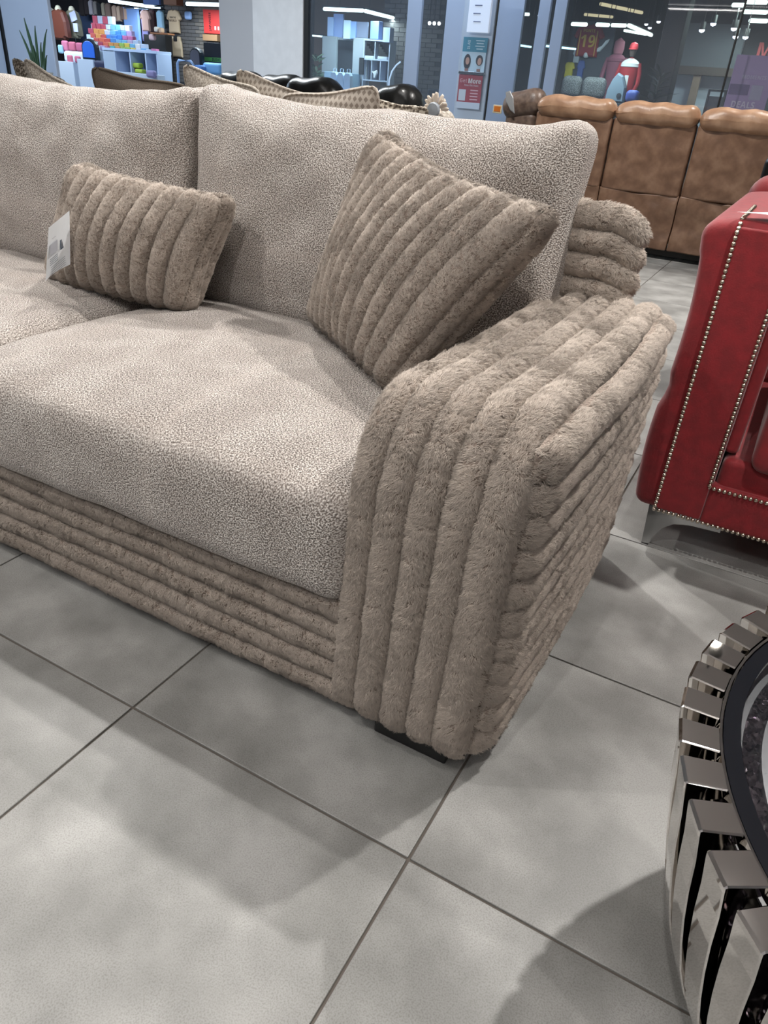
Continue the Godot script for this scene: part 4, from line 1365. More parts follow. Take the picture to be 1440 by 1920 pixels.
func make_behind_sofas() -> void:
	var g := "pillows along the grey sofa behind"
	var sofa := thing("grey_sofa", "grey fabric sofa standing back to back with the ribbed sofa", "sofa", Vector3(-2.1, 0, -1.95))
	put("backrest", soft_box(Vector3(2.9, 0.7, 0.2), 0.06, 10, func(p): return p + Vector3(0, 0.012 * sin(p.x * 7.0) * (1.0 if p.y > 0 else 0.0), 0)), M.grey_cloth, sofa).global_position = Vector3(-2.1, 0.6, -1.47)
	put("seat", soft_box(Vector3(2.9, 0.36, 0.9), 0.06, 6), M.grey_cloth, sofa).global_position = Vector3(-2.1, 0.26, -1.95)
	for k in 4:
		put("foot", box(Vector3(0.07, 0.09, 0.07), 0.004), M.black, sofa).global_position = Vector3(-3.4 + 2.6 * (k % 2), 0.045, -1.6 - 0.7 * (k / 2))
	soft_pillow("throw_pillow", "dark taupe pillow with slumped top edge behind the sofa", standing(-2.5, -1.95, 1.05, 1.01, -1.84), 0.14, M.grey_cloth, g)
	soft_pillow("throw_pillow", "snakeskin patterned pillow corner at the snake plant", standing(-3.05, -2.7, 1.06, 0.98, -1.9), 0.12, M.snake, g)
	soft_pillow("throw_pillow", "pale streaked pillow corner left of the taupe pillow", standing(-2.74, -2.42, 1.065, 0.96, -1.72), 0.12, M.pale_cloth, g)
	soft_pillow("throw_pillow", "snakeskin patterned pillow cut by the picture's left edge", standing(-3.35, -2.98, 1.02, 0.97, -1.86), 0.12, M.snake, g)
	var loz := grained(lozenge_tex(), 0.04, 0.7)
	soft_pillow("throw_pillow", "crumpled grey patterned pillow above the cushion joint", standing(-2.0, -1.62, 1.085, 1.02, -1.84), 0.12, M.pale_cloth, g)
	soft_pillow("throw_pillow", "long lattice pillow sloping down before the black recliners", standing(-1.86, -1.4, 1.085, 0.995, -1.98), 0.12, loz, g)
	soft_pillow("throw_pillow", "lozenge patterned pillow with raised corner before black leather", standing(-1.5, -1.09, 1.01, 1.065, -1.78), 0.12, loz, g)
	soft_pillow("throw_pillow", "low snakeskin pillow beside the cream ruffled cushion", standing(-1.2, -0.95, 1.02, 1.005, -1.88, 0.3), 0.1, M.snake, g)
	# cushion with a ruffle of cream petals and a round badge
	var ruff := thing("ruffled_cushion", "small cushion with cream petal ruffle beside the poster stand", "cushion", Vector3(-0.944, 0.6, -1.86))
	put("body", soft_box(Vector3(0.1, 0.4, 0.1), 0.045, 6), M.pale_cloth, ruff).global_position = Vector3(-0.944, 0.8, -1.87)
	put("badge", lathe([[0.0, 0.012], [0.02, 0.009], [0.024, 0.0], [0.0, 0.0]], 20), flat(150, 158, 166, 0.35), ruff).global_transform = Transform3D(Basis(Vector3.RIGHT, PI / 2), Vector3(-0.946, 0.995, -1.81))
	for k in 9:
		var a := lerpf(1.35, -1.5, k / 8.0)
		var w := rng.randf_range(0.006, 0.011)
		var h := rng.randf_range(0.02, 0.036)
		var petal := slab_of(PackedVector2Array([Vector2(-w * 0.5, 0), Vector2(-w, h * 0.6), Vector2(-w * 0.4, h), Vector2(w * 0.5, h * 0.95), Vector2(w, h * 0.55), Vector2(w * 0.5, 0)]), 0.008, 0.3)
		put("petal", petal, flat(216, 204, 190, 0.7), ruff).global_transform = Transform3D(Basis(Vector3.BACK, a) * Basis(Vector3.UP, rng.randf_range(-0.7, 0.7)), Vector3(-0.946 - sin(a) * 0.018, 0.998 + cos(a) * 0.016, -1.825 + rng.randf_range(-0.01, 0.01)))
	black_sofa("black_sofa", "black leather sofa with glossy puffed headrests behind the patterned pillows", -3.28, -2.08, -4.0, [[-2.95, 0.4], [-2.3, 0.3]])
	black_sofa("black_sofa", "black leather recliner before the white wall pillar", -4.4, -3.3, -4.75, [[-4.18, 0.4], [-3.76, 0.4], [-3.42, 0.26]])

func black_sofa(called: String, label: String, x0: float, x1: float, z: float, heads: Array) -> void:
	var t := thing(called, label, "sofa", Vector3((x0 + x1) / 2, 0, z - 0.4), "black leather sofas")
	put("body", soft_box(Vector3(x1 - x0, 0.8, 0.5), 0.06, 5), M.black_leather, t).global_position = Vector3((x0 + x1) / 2, 0.5, z - 0.35)
	put("seat", soft_box(Vector3(x1 - x0, 0.4, 0.8), 0.06, 5), M.black_leather, t).global_position = Vector3((x0 + x1) / 2, 0.26, z - 0.85)
	for k in 4:
		put("foot", box(Vector3(0.07, 0.1, 0.07), 0.004), M.black, t).global_position = Vector3(lerpf(x0 + 0.1, x1 - 0.1, k % 2), 0.05, z - 0.2 - 0.9 * (k / 2))
	for h in heads:
		put("headrest", soft_box(Vector3(h[1], 0.24, 0.3), 0.11, 8, func(p): return p + Vector3(0, 0.008 * sin(p.x * 26.0), 0)), M.black_leather, t).global_position = Vector3(h[0], 0.935, z - 0.1)

# ---------------------------------------------------------------- the glass front and what stands near it

func column(called: String, label: String, x0: float, x1: float, z: float, m: Material, depth := 0.3, top := 4.4) -> void:
	var o := part(called, box(Vector3(x1 - x0, top, depth), 0.01), m, self, Vector3((x0 + x1) / 2, top / 2, z - depth / 2))
	o.set_meta("kind", "structure")
	if label:
		o.set_meta("label", label)

func lamp_bar(label: String, a: Vector3, b: Vector3, r: float, tint: Color, glow: float, energy: float, group := "linear lamps of the mall shops") -> void:
	var mid := (a + b) / 2
	var t := thing("linear_lamp", label, "lamp", mid, group)
	var d := (b - a).normalized()
	var side := d.cross(Vector3.UP).normalized()
	var bs := Basis(d, side.cross(d), side)
	part("housing", box(Vector3(a.distance_to(b), 0.03, r * 2.4), 0.004), M.black, t, Vector3(0, r + 0.017, 0), bs)
	part("lamp_tube", soft_box(Vector3(a.distance_to(b), r * 2, r * 2), r * 0.9, 1), glowing(int(tint.r * 255), int(tint.g * 255), int(tint.b * 255), glow), t, Vector3.ZERO, bs)
	if absf(d.y) < 0.5:
		for q in [-0.4, 0.4]:
			part("cord", box(Vector3(0.012, 4.38 - mid.y, 0.012), 0.002), M.black, t, d * a.distance_to(b) * q + Vector3(0, (4.38 - mid.y) / 2 + r, 0))
	if energy > 0:
		var l := AreaLight3D.new()
		l.name = "lamp_beam"
		t.add_child(l, true)
		l.transform = Transform3D(Basis(d, -side, side.cross(d)), Vector3(0, -r - 0.01, 0))
		l.area_size = Vector2(a.distance_to(b), r * 2)
		l.light_energy = energy
		l.light_color = tint
		l.area_range = 40.0
		l.area_attenuation = 2.0
		l.shadow_enabled = true

func leaf_blade(base: Vector3, lean: Vector3, height: float, width: float) -> ArrayMesh:
	var rows := []
	for s in [-1.0, 0.0, 1.0]:
		var row := PackedVector3Array()
		for k in 11:
			var q := k / 10.0
			var w := width * (0.55 + 0.45 * sin(q * 2.4)) * (1.0 if q < 0.7 else sqrt(maxf(0.0, (1.0 - q) / 0.3)))
			row.append(base + Vector3(0, height * q, 0) + lean * q * q + Vector3(s * w / 2, 0, 0.012 * absf(s)))
		rows.append(row)
	return grid(rows, base + Vector3(0, 0, -1)).mesh

func make_storefront() -> void:
	# pillar with the snake plant, the wall pillar and the glass front
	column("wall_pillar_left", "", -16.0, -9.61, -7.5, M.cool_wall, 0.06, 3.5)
	var edge := part("trim_1", box(Vector3(0.05, 3.4, 0.03), 0.004), M.black, self, Vector3(-10.6, 1.7, -7.48))
	edge.set_meta("kind", "structure")
	column("wall_pillar_middle", "", -6.88, -6.08, -8.45, M.white_wall, 0.08, 3.5)
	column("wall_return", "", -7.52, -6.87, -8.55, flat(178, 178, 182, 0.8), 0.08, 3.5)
	wall("wall_header", slab(-6.1, 4.8, 2.9, 3.5, -8.62, -8.42), M.dark_wall)
	var front := Node3D.new()
	front.name = "window_1"
	add_child(front)
	front.set_meta("kind", "structure")
	var joints := [-6.04, -3.49, -0.92, 1.7, 4.6]
	for k in 4:
		part("pane", box(Vector3(joints[k + 1] - joints[k] - 0.02, 2.86, 0.012), 0.001), M.pane, front, Vector3((joints[k] + joints[k + 1]) / 2, 1.47, -8.52))
	part("mullion", box(Vector3(0.065, 2.9, 0.1), 0.004), M.black, front, Vector3(-6.045, 1.45, -8.52))
	for k in [1, 2, 3]:
		part("joint", box(Vector3(0.018, 2.86, 0.02), 0.002), M.black, front, Vector3(joints[k], 1.47, -8.52))
	part("sill", box(Vector3(10.7, 0.04, 0.12), 0.004), M.steel, front, Vector3(-0.72, 0.02, -8.52))
	# potted snake plant before the left pillar
	var plant := thing("snake_plant", "potted snake plant with upright dark green leaves before the bluish pillar", "plant", Vector3(-9.38, 0, -7.05))
	part("pot", lathe([[0.0, 0.0], [0.12, 0.0], [0.15, 0.84], [0.16, 0.86], [0.145, 0.86], [0.14, 0.82], [0.0, 0.82]], 24), flat(190, 190, 186, 0.6), plant)
	for b in [[-0.11, -0.18, 0.52, 0.05], [-0.06, -0.1, 0.66, 0.06], [0.0, 0.03, 0.58, 0.05], [0.05, 0.05, 0.4, 0.045], [0.09, 0.16, 0.55, 0.05], [0.04, 0.07, 0.3, 0.05], [-0.02, -0.04, 0.36, 0.06], [0.1, 0.08, 0.26, 0.05], [-0.08, -0.05, 0.3, 0.05]]:
		part("leaf", leaf_blade(Vector3(b[0], 0.8, 0), Vector3(b[1], 0, 0), b[2], b[3]), flat(54, 74, 52, 0.45), plant)
	# white columns outside the glass
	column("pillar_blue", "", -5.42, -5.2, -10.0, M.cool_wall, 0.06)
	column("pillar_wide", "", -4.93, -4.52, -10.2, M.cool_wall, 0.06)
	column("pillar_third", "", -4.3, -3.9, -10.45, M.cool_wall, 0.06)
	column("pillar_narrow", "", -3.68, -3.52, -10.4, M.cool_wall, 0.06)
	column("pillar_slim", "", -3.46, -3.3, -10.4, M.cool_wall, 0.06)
	column("pillar_dark", "", -1.87, -1.64, -9.6, flat(24, 26, 34, 0.6))
	# blue light strips
	lamp_bar("thin blue light strip on the white pillar beside the poster stand", Vector3(-4.19, 1.1, -10.43), Vector3(-4.19, 1.6, -10.43), 0.016, Color(0.36, 0.36, 1.0), 1.2, 0.0, "blue light strips")
	lamp_bar("bright blue light strip before the sports shop", Vector3(-4.06, 0.02, -13.0), Vector3(-4.06, 1.72, -13.0), 0.022, Color(0.16, 0.2, 1.0), 1.2, 0.0, "blue light strips")
	# poster stand
	var stand := thing("poster_stand", "white pylon with teal, portrait and red posters before the columns", "poster stand", Vector3(-4.19, 0, -9.65))
	part("board", box(Vector3(0.44, 2.2, 0.06), 0.008), flat(196, 206, 218, 0.5), stand, Vector3(0, 1.1, -0.02))
	var sign_ := part("sign", box(Vector3(0.3, 0.5, 0.05), 0.006), glowing(214, 224, 240, 0.55), stand, Vector3(0.03, 1.93, 0.06))
	for k in 4:
		part("print", box(Vector3(0.1, 0.012, 0.004), 0.001), flat(120, 130, 160, 0.6), sign_, Vector3(-0.03 + 0.012 * (k % 2), 0.12 - 0.085 * k, 0.026))
	var teal := part("poster", box(Vector3(0.34, 0.16, 0.012), 0.002), flat(46, 140, 166, 0.5), stand, Vector3(0.005, 1.55, 0.04))
	teal.set_meta("label", "teal poster with white lettering")
	for k in 4:
		part("print", box(Vector3([0.12, 0.1, 0.13, 0.09][k], 0.012, 0.004), 0.001), flat(200, 226, 236, 0.6), teal, Vector3(0.07, 0.045 - 0.03 * k, 0.007))
	part("print", words("ILAS", 0.05), flat(200, 226, 236, 0.6), teal, Vector3(-0.085, 0.0, 0.007), Basis(Vector3.BACK, PI / 2))
	var faces_ := part("poster", box(Vector3(0.33, 0.22, 0.012), 0.002), flat(196, 220, 232, 0.5), stand, Vector3(0.005, 1.36, 0.04))
	faces_.set_meta("label", "pale poster with two portraits")
	for s in [-1.0, 1.0]:
		var hair := PackedVector2Array()
		for k in 16:
			var a := TAU * k / 16.0
			hair.append(Vector2(cos(a) * 0.05, sin(a) * (0.085 if s < 0 else 0.06) - (0.0 if s < 0 else -0.02)))
		part("print", slab_of(hair, 0.004), flat(40, 30, 32, 0.7), faces_, Vector3(0.085 * s, 0.0, 0.007))
		var head := PackedVector2Array()
		for k in 14:
			var a := TAU * k / 14.0
			head.append(Vector2(cos(a) * 0.028, sin(a) * 0.042))
		part("print", slab_of(head, 0.004), flat(196, 150, 128, 0.7), faces_, Vector3(0.085 * s + 0.004, 0.008, 0.01))
		part("print", box(Vector3(0.05, 0.03, 0.004), 0.001), flat(150, 104, 88, 0.7), faces_, Vector3(0.085 * s, -0.09, 0.01))
	part("shelf", box(Vector3(0.36, 0.03, 0.06), 0.004), M.steel, stand, Vector3(0.0, 1.235, 0.04))
	var red := part("poster", box(Vector3(0.34, 0.39, 0.012), 0.002), flat(168, 34, 52, 0.5), stand, Vector3(-0.005, 1.02, 0.04))
	red.set_meta("label", "red poster reading Get More")
	part("print", words("Get", 0.062), flat(226, 170, 176, 0.6), red, Vector3(-0.1, 0.125, 0.007))
	part("print", words("More", 0.075), flat(240, 236, 236, 0.6), red, Vector3(0.06, 0.125, 0.007))
	part("print", words("from this Store", 0.028), flat(230, 200, 204, 0.6), red, Vector3(0.02, 0.075, 0.007))
	part("print", box(Vector3(0.1, 0.13, 0.004), 0.001), flat(208, 214, 222, 0.6), red, Vector3(-0.1, -0.04, 0.007))
	for k in 4:
		part("print", box(Vector3(0.11, 0.014, 0.004), 0.001), flat(220, 170, 176, 0.6), red, Vector3(0.07, 0.02 - 0.035 * k, 0.007))
	part("print", box(Vector3(0.34, 0.075, 0.005), 0.001), flat(206, 214, 226, 0.6), red, Vector3(0.0, -0.158, 0.006))
	# dark foliage and the violet poster against the glass
	var bush := thing("dark_plant", "dark spiky plant before the dim shop wall", "plant", Vector3(-1.72, 0, -9.3))
	part("pot", lathe([[0.0, 0.0], [0.15, 0.0], [0.19, 0.5], [0.17, 0.5], [0.0, 0.46]], 20), flat(30, 30, 32, 0.6), bush)
	part("stem", lathe([[0.014, 0.45], [0.01, 1.4]], 8), flat(40, 36, 30, 0.8), bush)
	for k in 60:
		var a := rng.randf() * TAU
		var y := rng.randf_range(0.75, 1.42)
		var reach := rng.randf_range(0.1, 0.24) * (1.2 - absf(y - 1.1))
		var dir := Vector3(cos(a), 0, sin(a))
		part("leaf", leaf_blade(Vector3(0, y - 0.7, 0) + Vector3(0, 0.62, 0) + dir * 0.02, dir * reach, rng.randf_range(0.02, 0.12), 0.035), flat(24, 36, 26, 0.6), bush)
	var deal := thing("violet_poster", "violet poster reading DEALS hanging inside the glass front", "poster", Vector3(-0.74, 0.95, -9.2))
	part("sheet", box(Vector3(0.42, 0.62, 0.012), 0.002), flat(150, 128, 176, 0.6), deal, Vector3(0, 0.31, 0))
	for q in [-0.18, 0.18]:
		part("cord", box(Vector3(0.006, 2.8, 0.006), 0.001), M.steel, deal, Vector3(q, 2.03, 0))
	part("print", box(Vector3(0.2, 0.1, 0.004), 0.001), flat(92, 74, 122, 0.6), deal, Vector3(-0.1, 0.3, 0.007))
	part("print", box(Vector3(0.12, 0.14, 0.004), 0.001), flat(150, 146, 176, 0.6), deal, Vector3(0.08, 0.28, 0.007))
	part("print", words("DEALS", 0.085), flat(196, 186, 208, 0.6), deal, Vector3(-0.02, 0.16, 0.008))
	part("print", words("EVENTS", 0.07), flat(190, 180, 204, 0.6), deal, Vector3(-0.02, 0.07, 0.008))
	part("print", words("MOMENTS", 0.05), flat(176, 164, 196, 0.6), deal, Vector3(0.02, 0.42, 0.008))

# ---------------------------------------------------------------- shops

func shop_rows(list: Array, kind := "box") -> void:
	for r in list:
		var size := Vector3(absf(r[5] - r[4]), r[7] - r[6], r[9])
		var at := Vector3((r[4] + r[5]) / 2, (r[6] + r[7]) / 2, r[8])
		var m := flat(r[10], r[11], r[12], r[13])
		var mesh: Mesh
		if kind == "garment":
			mesh = garment_mesh(size)
		elif kind == "goods":
			mesh = soft_box(size, minf(size.x, size.y) * 0.35, 2)
		else:
			mesh = box(size, 0.01)
		var o := part(r[0], mesh, m, self, at)
		tag(o, r[1], r[2], r[3])

func garment_mesh(size: Vector3) -> ArrayMesh:
	var h := size / 2
	return slab_of(PackedVector2Array([Vector2(-h.x * 0.35, h.y), Vector2(h.x * 0.35, h.y), Vector2(h.x, h.y * 0.8), Vector2(h.x * 0.94, -h.y * 0.1), Vector2(h.x, -h.y), Vector2(h.x * 0.3, -h.y * 0.96), Vector2(-h.x * 0.4, -h.y), Vector2(-h.x * 0.96, -h.y * 0.97), Vector2(-h.x * 0.92, 0), Vector2(-h.x, h.y * 0.8)]), size.z, 0.12)

func shirt_mesh(w: float, h: float, d: float, sleeves := true) -> ArrayMesh:
	var b := w * 0.33
	var o := PackedVector2Array([Vector2(-0.1 * w, h * 0.5), Vector2(0, h * 0.45), Vector2(0.1 * w, h * 0.5)])
	if sleeves:
		o.append_array([Vector2(b, h * 0.44), Vector2(w * 0.5, h * 0.12), Vector2(w * 0.4, h * 0.05), Vector2(b, h * 0.2)])
	else:
		o.append_array([Vector2(b * 0.8, h * 0.48), Vector2(b * 0.85, h * 0.3), Vector2(b, h * 0.2)])
	o.append_array([Vector2(b * 1.05, -h * 0.5), Vector2(0, -h * 0.48), Vector2(-b * 1.05, -h * 0.5)])
	if sleeves:
		o.append_array([Vector2(-b, h * 0.2), Vector2(-w * 0.4, h * 0.05), Vector2(-w * 0.5, h * 0.12), Vector2(-b, h * 0.44)])
	else:
		o.append_array([Vector2(-b, h * 0.2), Vector2(-b * 0.85, h * 0.3), Vector2(-b * 0.8, h * 0.48)])
	return slab_of(o, d, 0.08)

func brick_wall(called: String, x0: float, x1: float, y0: float, y1: float, z: float, warm_from: float) -> void:
	var w := structure(called, box(Vector3(x1 - x0, y1 - y0, 0.1), 0.002), M.mortar, Vector3((x0 + x1) / 2, (y0 + y1) / 2, z - 0.06))
	var one := box(Vector3(0.29, 0.085, 0.03), 0.004)
	var y := y0 + 0.05
	var row := 0
	while y < y1 - 0.04:
		var x := x0 + 0.15 + (0.15 if row % 2 else 0.0)
		while x < x1 - 0.1:
			put("brick", one, M.brick_warm if x > warm_from else M.brick, w).global_position = Vector3(x, y, z)
			x += 0.3
		y += 0.095
		row += 1

func make_left_shop() -> void:
	wall("wall_shop_left", slab(-30, -14.5, 0, 4.4, -21.6, -21.2), M.dark_wall)
	brick_wall("wall_shop_brick", -19.1, -16.6, 0.6, 3.2, -19.75, -17.9)
	var cool := Color(0.86, 0.95, 1.0)
	lamp_bar("long white linear lamp over the toy display", Vector3(-20.3, 2.6, -18.63), Vector3(-20.0, 2.6, -20.5), 0.045, cool, 3.0, 9.0)
	lamp_bar("white linear lamp before the red banner", Vector3(-17.33, 2.6, -18.77), Vector3(-15.96, 2.6, -18.71), 0.045, cool, 3.0, 9.0)
	lamp_bar("white linear lamp hidden over the jackets", Vector3(-23.4, 3.0, -17.6), Vector3(-21.6, 3.0, -17.6), 0.045, cool, 3.0, 9.0)
	shop_rows(GARMENTS, "garment")
	var rail2 := part("clothes_rail", tube([Vector3(-20.6, 2.49, -19.55), Vector3(-18.9, 2.49, -19.55)], 0.02), M.steel, self)
	tag(rail2, "steel clothes rail beside the dark brick wall", "rail")
	var rail := part("clothes_rail", tube([Vector3(-23, 2.62, -20.25), Vector3(-19.6, 2.62, -20.25)], 0.02), M.steel, self)
	tag(rail, "steel clothes rail above the bright toy display", "rail")
	shop_rows(SHOP_BOXES)
	shop_rows(GOODS, "goods")
	var stairs := thing("toy_display", "pale stepped display carrying bright packages behind the white counter", "display", Vector3(-20.6, 0, -19.0))
	for q in TOY_STEPS:
		put("step", box(Vector3(q[1] - q[0], q[2] + 0.015, 0.168), 0.004), flat(190, 206, 224, 0.3), stairs).global_position = Vector3((q[0] + q[1]) / 2, (q[2] + 0.015) / 2, q[3])
	shop_rows(TOYS)
	# white counter with open cubbies
	var c := thing("cubby_counter", "white counter with open cubbies under the bright toy display", "counter", Vector3(-18.5, 0, -17.82))
	var white := flat(186, 200, 224, 0.5)
	part("top", box(Vector3(2.16, 0.07, 0.6), 0.006), white, c, Vector3(0, 1.33, 0))
	for x in [-1.06, -0.62, 0.0, 0.62, 1.06]:
		part("divider", box(Vector3(0.05, 1.3, 0.56), 0.005), white, c, Vector3(x, 0.65, 0))
	part("back_panel", box(Vector3(2.1, 1.28, 0.04), 0.005), flat(110, 124, 146, 0.6), c, Vector3(0, 0.64, -0.26))
	part("bottom", box(Vector3(2.1, 0.06, 0.56), 0.005), white, c, Vector3(0, 0.62, 0))
	part("side_panel", box(Vector3(0.44, 1.28, 0.03), 0.005), flat(168, 182, 200, 0.6), c, Vector3(-0.84, 0.64, 0.27))
	# jackets on stands
	jacket("reddish brown leather jacket on a stand beside the plant pillar", Vector3(-22.93, 1.935, -18.95), 0.74, 0.84, flat(104, 54, 42, 0.5), true)
	jacket("cream and grey jacket on a stand beside the brown jacket", Vector3(-22.77, 1.985, -19.35), 0.62, 0.78, flat(150, 144, 124, 0.7), true, true)
	jacket("cream jacket half hidden behind the plant pillar", Vector3(-23.66, 2.05, -19.2), 0.5, 0.7, flat(206, 198, 180, 0.7), false)
	# shirts on the wall
	var tee := part("display_shirt", shirt_mesh(0.6, 0.6, 0.09), flat(214, 184, 150, 0.8), self, Vector3(-18.673, 2.208, -19.68))
	tag(tee, "cream T-shirt with dark print hung before the brick wall", "shirt", "shirts on display")
	part("print", words("RUN THE", 0.06), flat(60, 50, 46, 0.8), tee, Vector3(-0.01, 0.1, 0.046))
	part("print", words("WORLD", 0.085), flat(110, 86, 70, 0.8), tee, Vector3(-0.01, 0.02, 0.046))
	var tank := part("display_shirt", shirt_mesh(0.62, 0.55, 0.09, false), flat(206, 178, 146, 0.8), self, Vector3(-18.632, 1.55, -19.68))
	tag(tank, "cream sleeveless shirt hung below the cream T-shirt", "shirt", "shirts on display")
	part("collar", box(Vector3(0.14, 0.16, 0.05), 0.02), flat(24, 22, 24, 0.8), tank, Vector3(0.0, 0.22, 0.04))
	var pink := part("display_shirt", shirt_mesh(0.42, 0.56, 0.09), flat(190, 150, 138, 0.8), self, Vector3(-19.58, 2.18, -19.4))
	tag(pink, "dusty pink T-shirt hung above the striped garment", "shirt", "shirts on display")
	# red banner
	var ban := part("red_banner", box(Vector3(0.7, 0.6, 0.04), 0.004), flat(206, 48, 44, 0.6), self, Vector3(-17.154, 2.25, -19.7))
	tag(ban, "red banner with vertical black lettering on the brick wall", "banner")
	part("print", words("JAPANESE", 0.1), flat(30, 14, 16, 0.7), ban, Vector3(-0.1, 0, 0.022), Basis(Vector3.BACK, PI / 2))
	for x in [0.1, 0.22]:
		part("print", box(Vector3(0.06, 0.09, 0.004), 0.001), flat(226, 210, 200, 0.6), ban, Vector3(x, -0.16, 0.022))
	# black and green poster board
	var bg := thing("poster_board", "black board with green letters on a stand beside the wall pillar", "board", Vector3(-16.24, 0, -18.6))
	part("board", box(Vector3(0.7, 0.5, 0.04), 0.005), flat(26, 28, 36, 0.4), bg, Vector3(0, 1.43, 0))
	part("print", box(Vector3(0.66, 0.1, 0.005), 0.001), flat(70, 130, 56, 0.6), bg, Vector3(0, 1.27, 0.022))
	part("print", words("DUSAI", 0.1), flat(20, 30, 20, 0.6), bg, Vector3(0.1, 1.27, 0.026))
	part("post", box(Vector3(0.04, 1.2, 0.04), 0.004), M.black, bg, Vector3(0.2, 0.6, -0.02))
	part("base", box(Vector3(0.4, 0.04, 0.3), 0.004), M.black, bg, Vector3(0.2, 0.02, -0.02))
	# arched bags
	for a in [["arched_bag", "black arched backpack with blue globe print", Vector3(-20.6, 1.29, -18.0), 0.64, 0.56, Color8(54, 106, 206)], ["arched_bag", "black arched backpack with grey net front", Vector3(-16.61, 1.29, -18.3), 0.44, 0.48, Color8(84, 82, 92)]]:
		var out := PackedVector2Array([Vector2(-a[3] / 2, -a[4] / 2), Vector2(a[3] / 2, -a[4] / 2)])
		for k in 9:
			var q := PI * k / 8.0
			out.append(Vector2(cos(q) * a[3] / 2, a[4] * 0.1 + sin(q) * a[4] * 0.4))
		var bag := part(a[0], slab_of(out, 0.16, 0.08), flat(20, 26, 34, 0.5), self, a[2])
		tag(bag, a[1], "backpack", "arched backpacks")
		var inner := PackedVector2Array()
		for p in out:
			inner.append(p * 0.78)
		var pm := flat(int(a[5].r * 255), int(a[5].g * 255), int(a[5].b * 255), 0.4)
		part("front_print", slab_of(inner, 0.02, 0.05), pm, bag, Vector3(0, 0, 0.09))
	# white garden chair
	var ch := thing("white_chair", "white plastic chair with rounded back at the shop aisle", "chair", Vector3(-16.43, 0, -17.6))
	part("back_frame", tube([Vector3(-0.3, 0.4, 0), Vector3(-0.3, 1.1, 0), Vector3(-0.24, 1.18, 0), Vector3(0.2, 1.18, 0), Vector3(0.29, 1.1, 0), Vector3(0.3, 0.4, 0)], 0.035), flat(150, 176, 216, 0.5), ch)
	part("seat", box(Vector3(0.6, 0.05, 0.5), 0.02), flat(150, 176, 216, 0.5), ch, Vector3(0, 0.45, -0.25))
	for k in 4:
		part("leg", box(Vector3(0.05, 0.45, 0.05), 0.01), flat(150, 176, 216, 0.5), ch, Vector3(-0.26 + 0.52 * (k % 2), 0.225, -0.03 - 0.44 * (k / 2)))

func jacket(label: String, at: Vector3, w: float, h: float, m: Material, hat: bool, cards := false) -> void:
	var t := thing("jacket_stand", label, "jacket", Vector3(at.x, 0, at.z), "jackets on stands")
	var o := PackedVector2Array([Vector2(-0.08 * w, h * 0.5), Vector2(0.08 * w, h * 0.5), Vector2(w * 0.34, h * 0.42), Vector2(w * 0.48, h * 0.1), Vector2(w * 0.5, -h * 0.42), Vector2(w * 0.36, -h * 0.42), Vector2(w * 0.3, -h * 0.5), Vector2(-w * 0.3, -h * 0.5), Vector2(-w * 0.36, -h * 0.42), Vector2(-w * 0.5, -h * 0.42), Vector2(-w * 0.48, h * 0.1), Vector2(-w * 0.34, h * 0.42)])
	part("jacket", slab_of(o, 0.26, 0.14), m, t, Vector3(0, at.y, 0))
	part("pole", lathe([[0.02, 0.02], [0.02, at.y]], 8), M.steel, t)
	part("base", lathe([[0.0, 0.0], [0.2, 0.0], [0.2, 0.02], [0.0, 0.03]], 20), M.steel, t)
	if cards:
		part("price_card", box(Vector3(0.28, 0.26, 0.02), 0.004), flat(196, 200, 232, 0.6), t, Vector3(w * 0.42, at.y + 0.2, 0.2), Basis(Vector3.BACK, 0.3))
		part("price_card", box(Vector3(0.2, 0.24, 0.02), 0.004), flat(210, 214, 240, 0.6), t, Vector3(w * 0.5, at.y - 0.1, 0.2))
	if hat:
		part("neck_cap", lathe([[0.1, 0.0], [0.1, 0.05], [0.06, 0.12], [0.0, 0.14]], 16), flat(222, 212, 190, 0.6), t, Vector3(0, at.y + h * 0.46, 0))

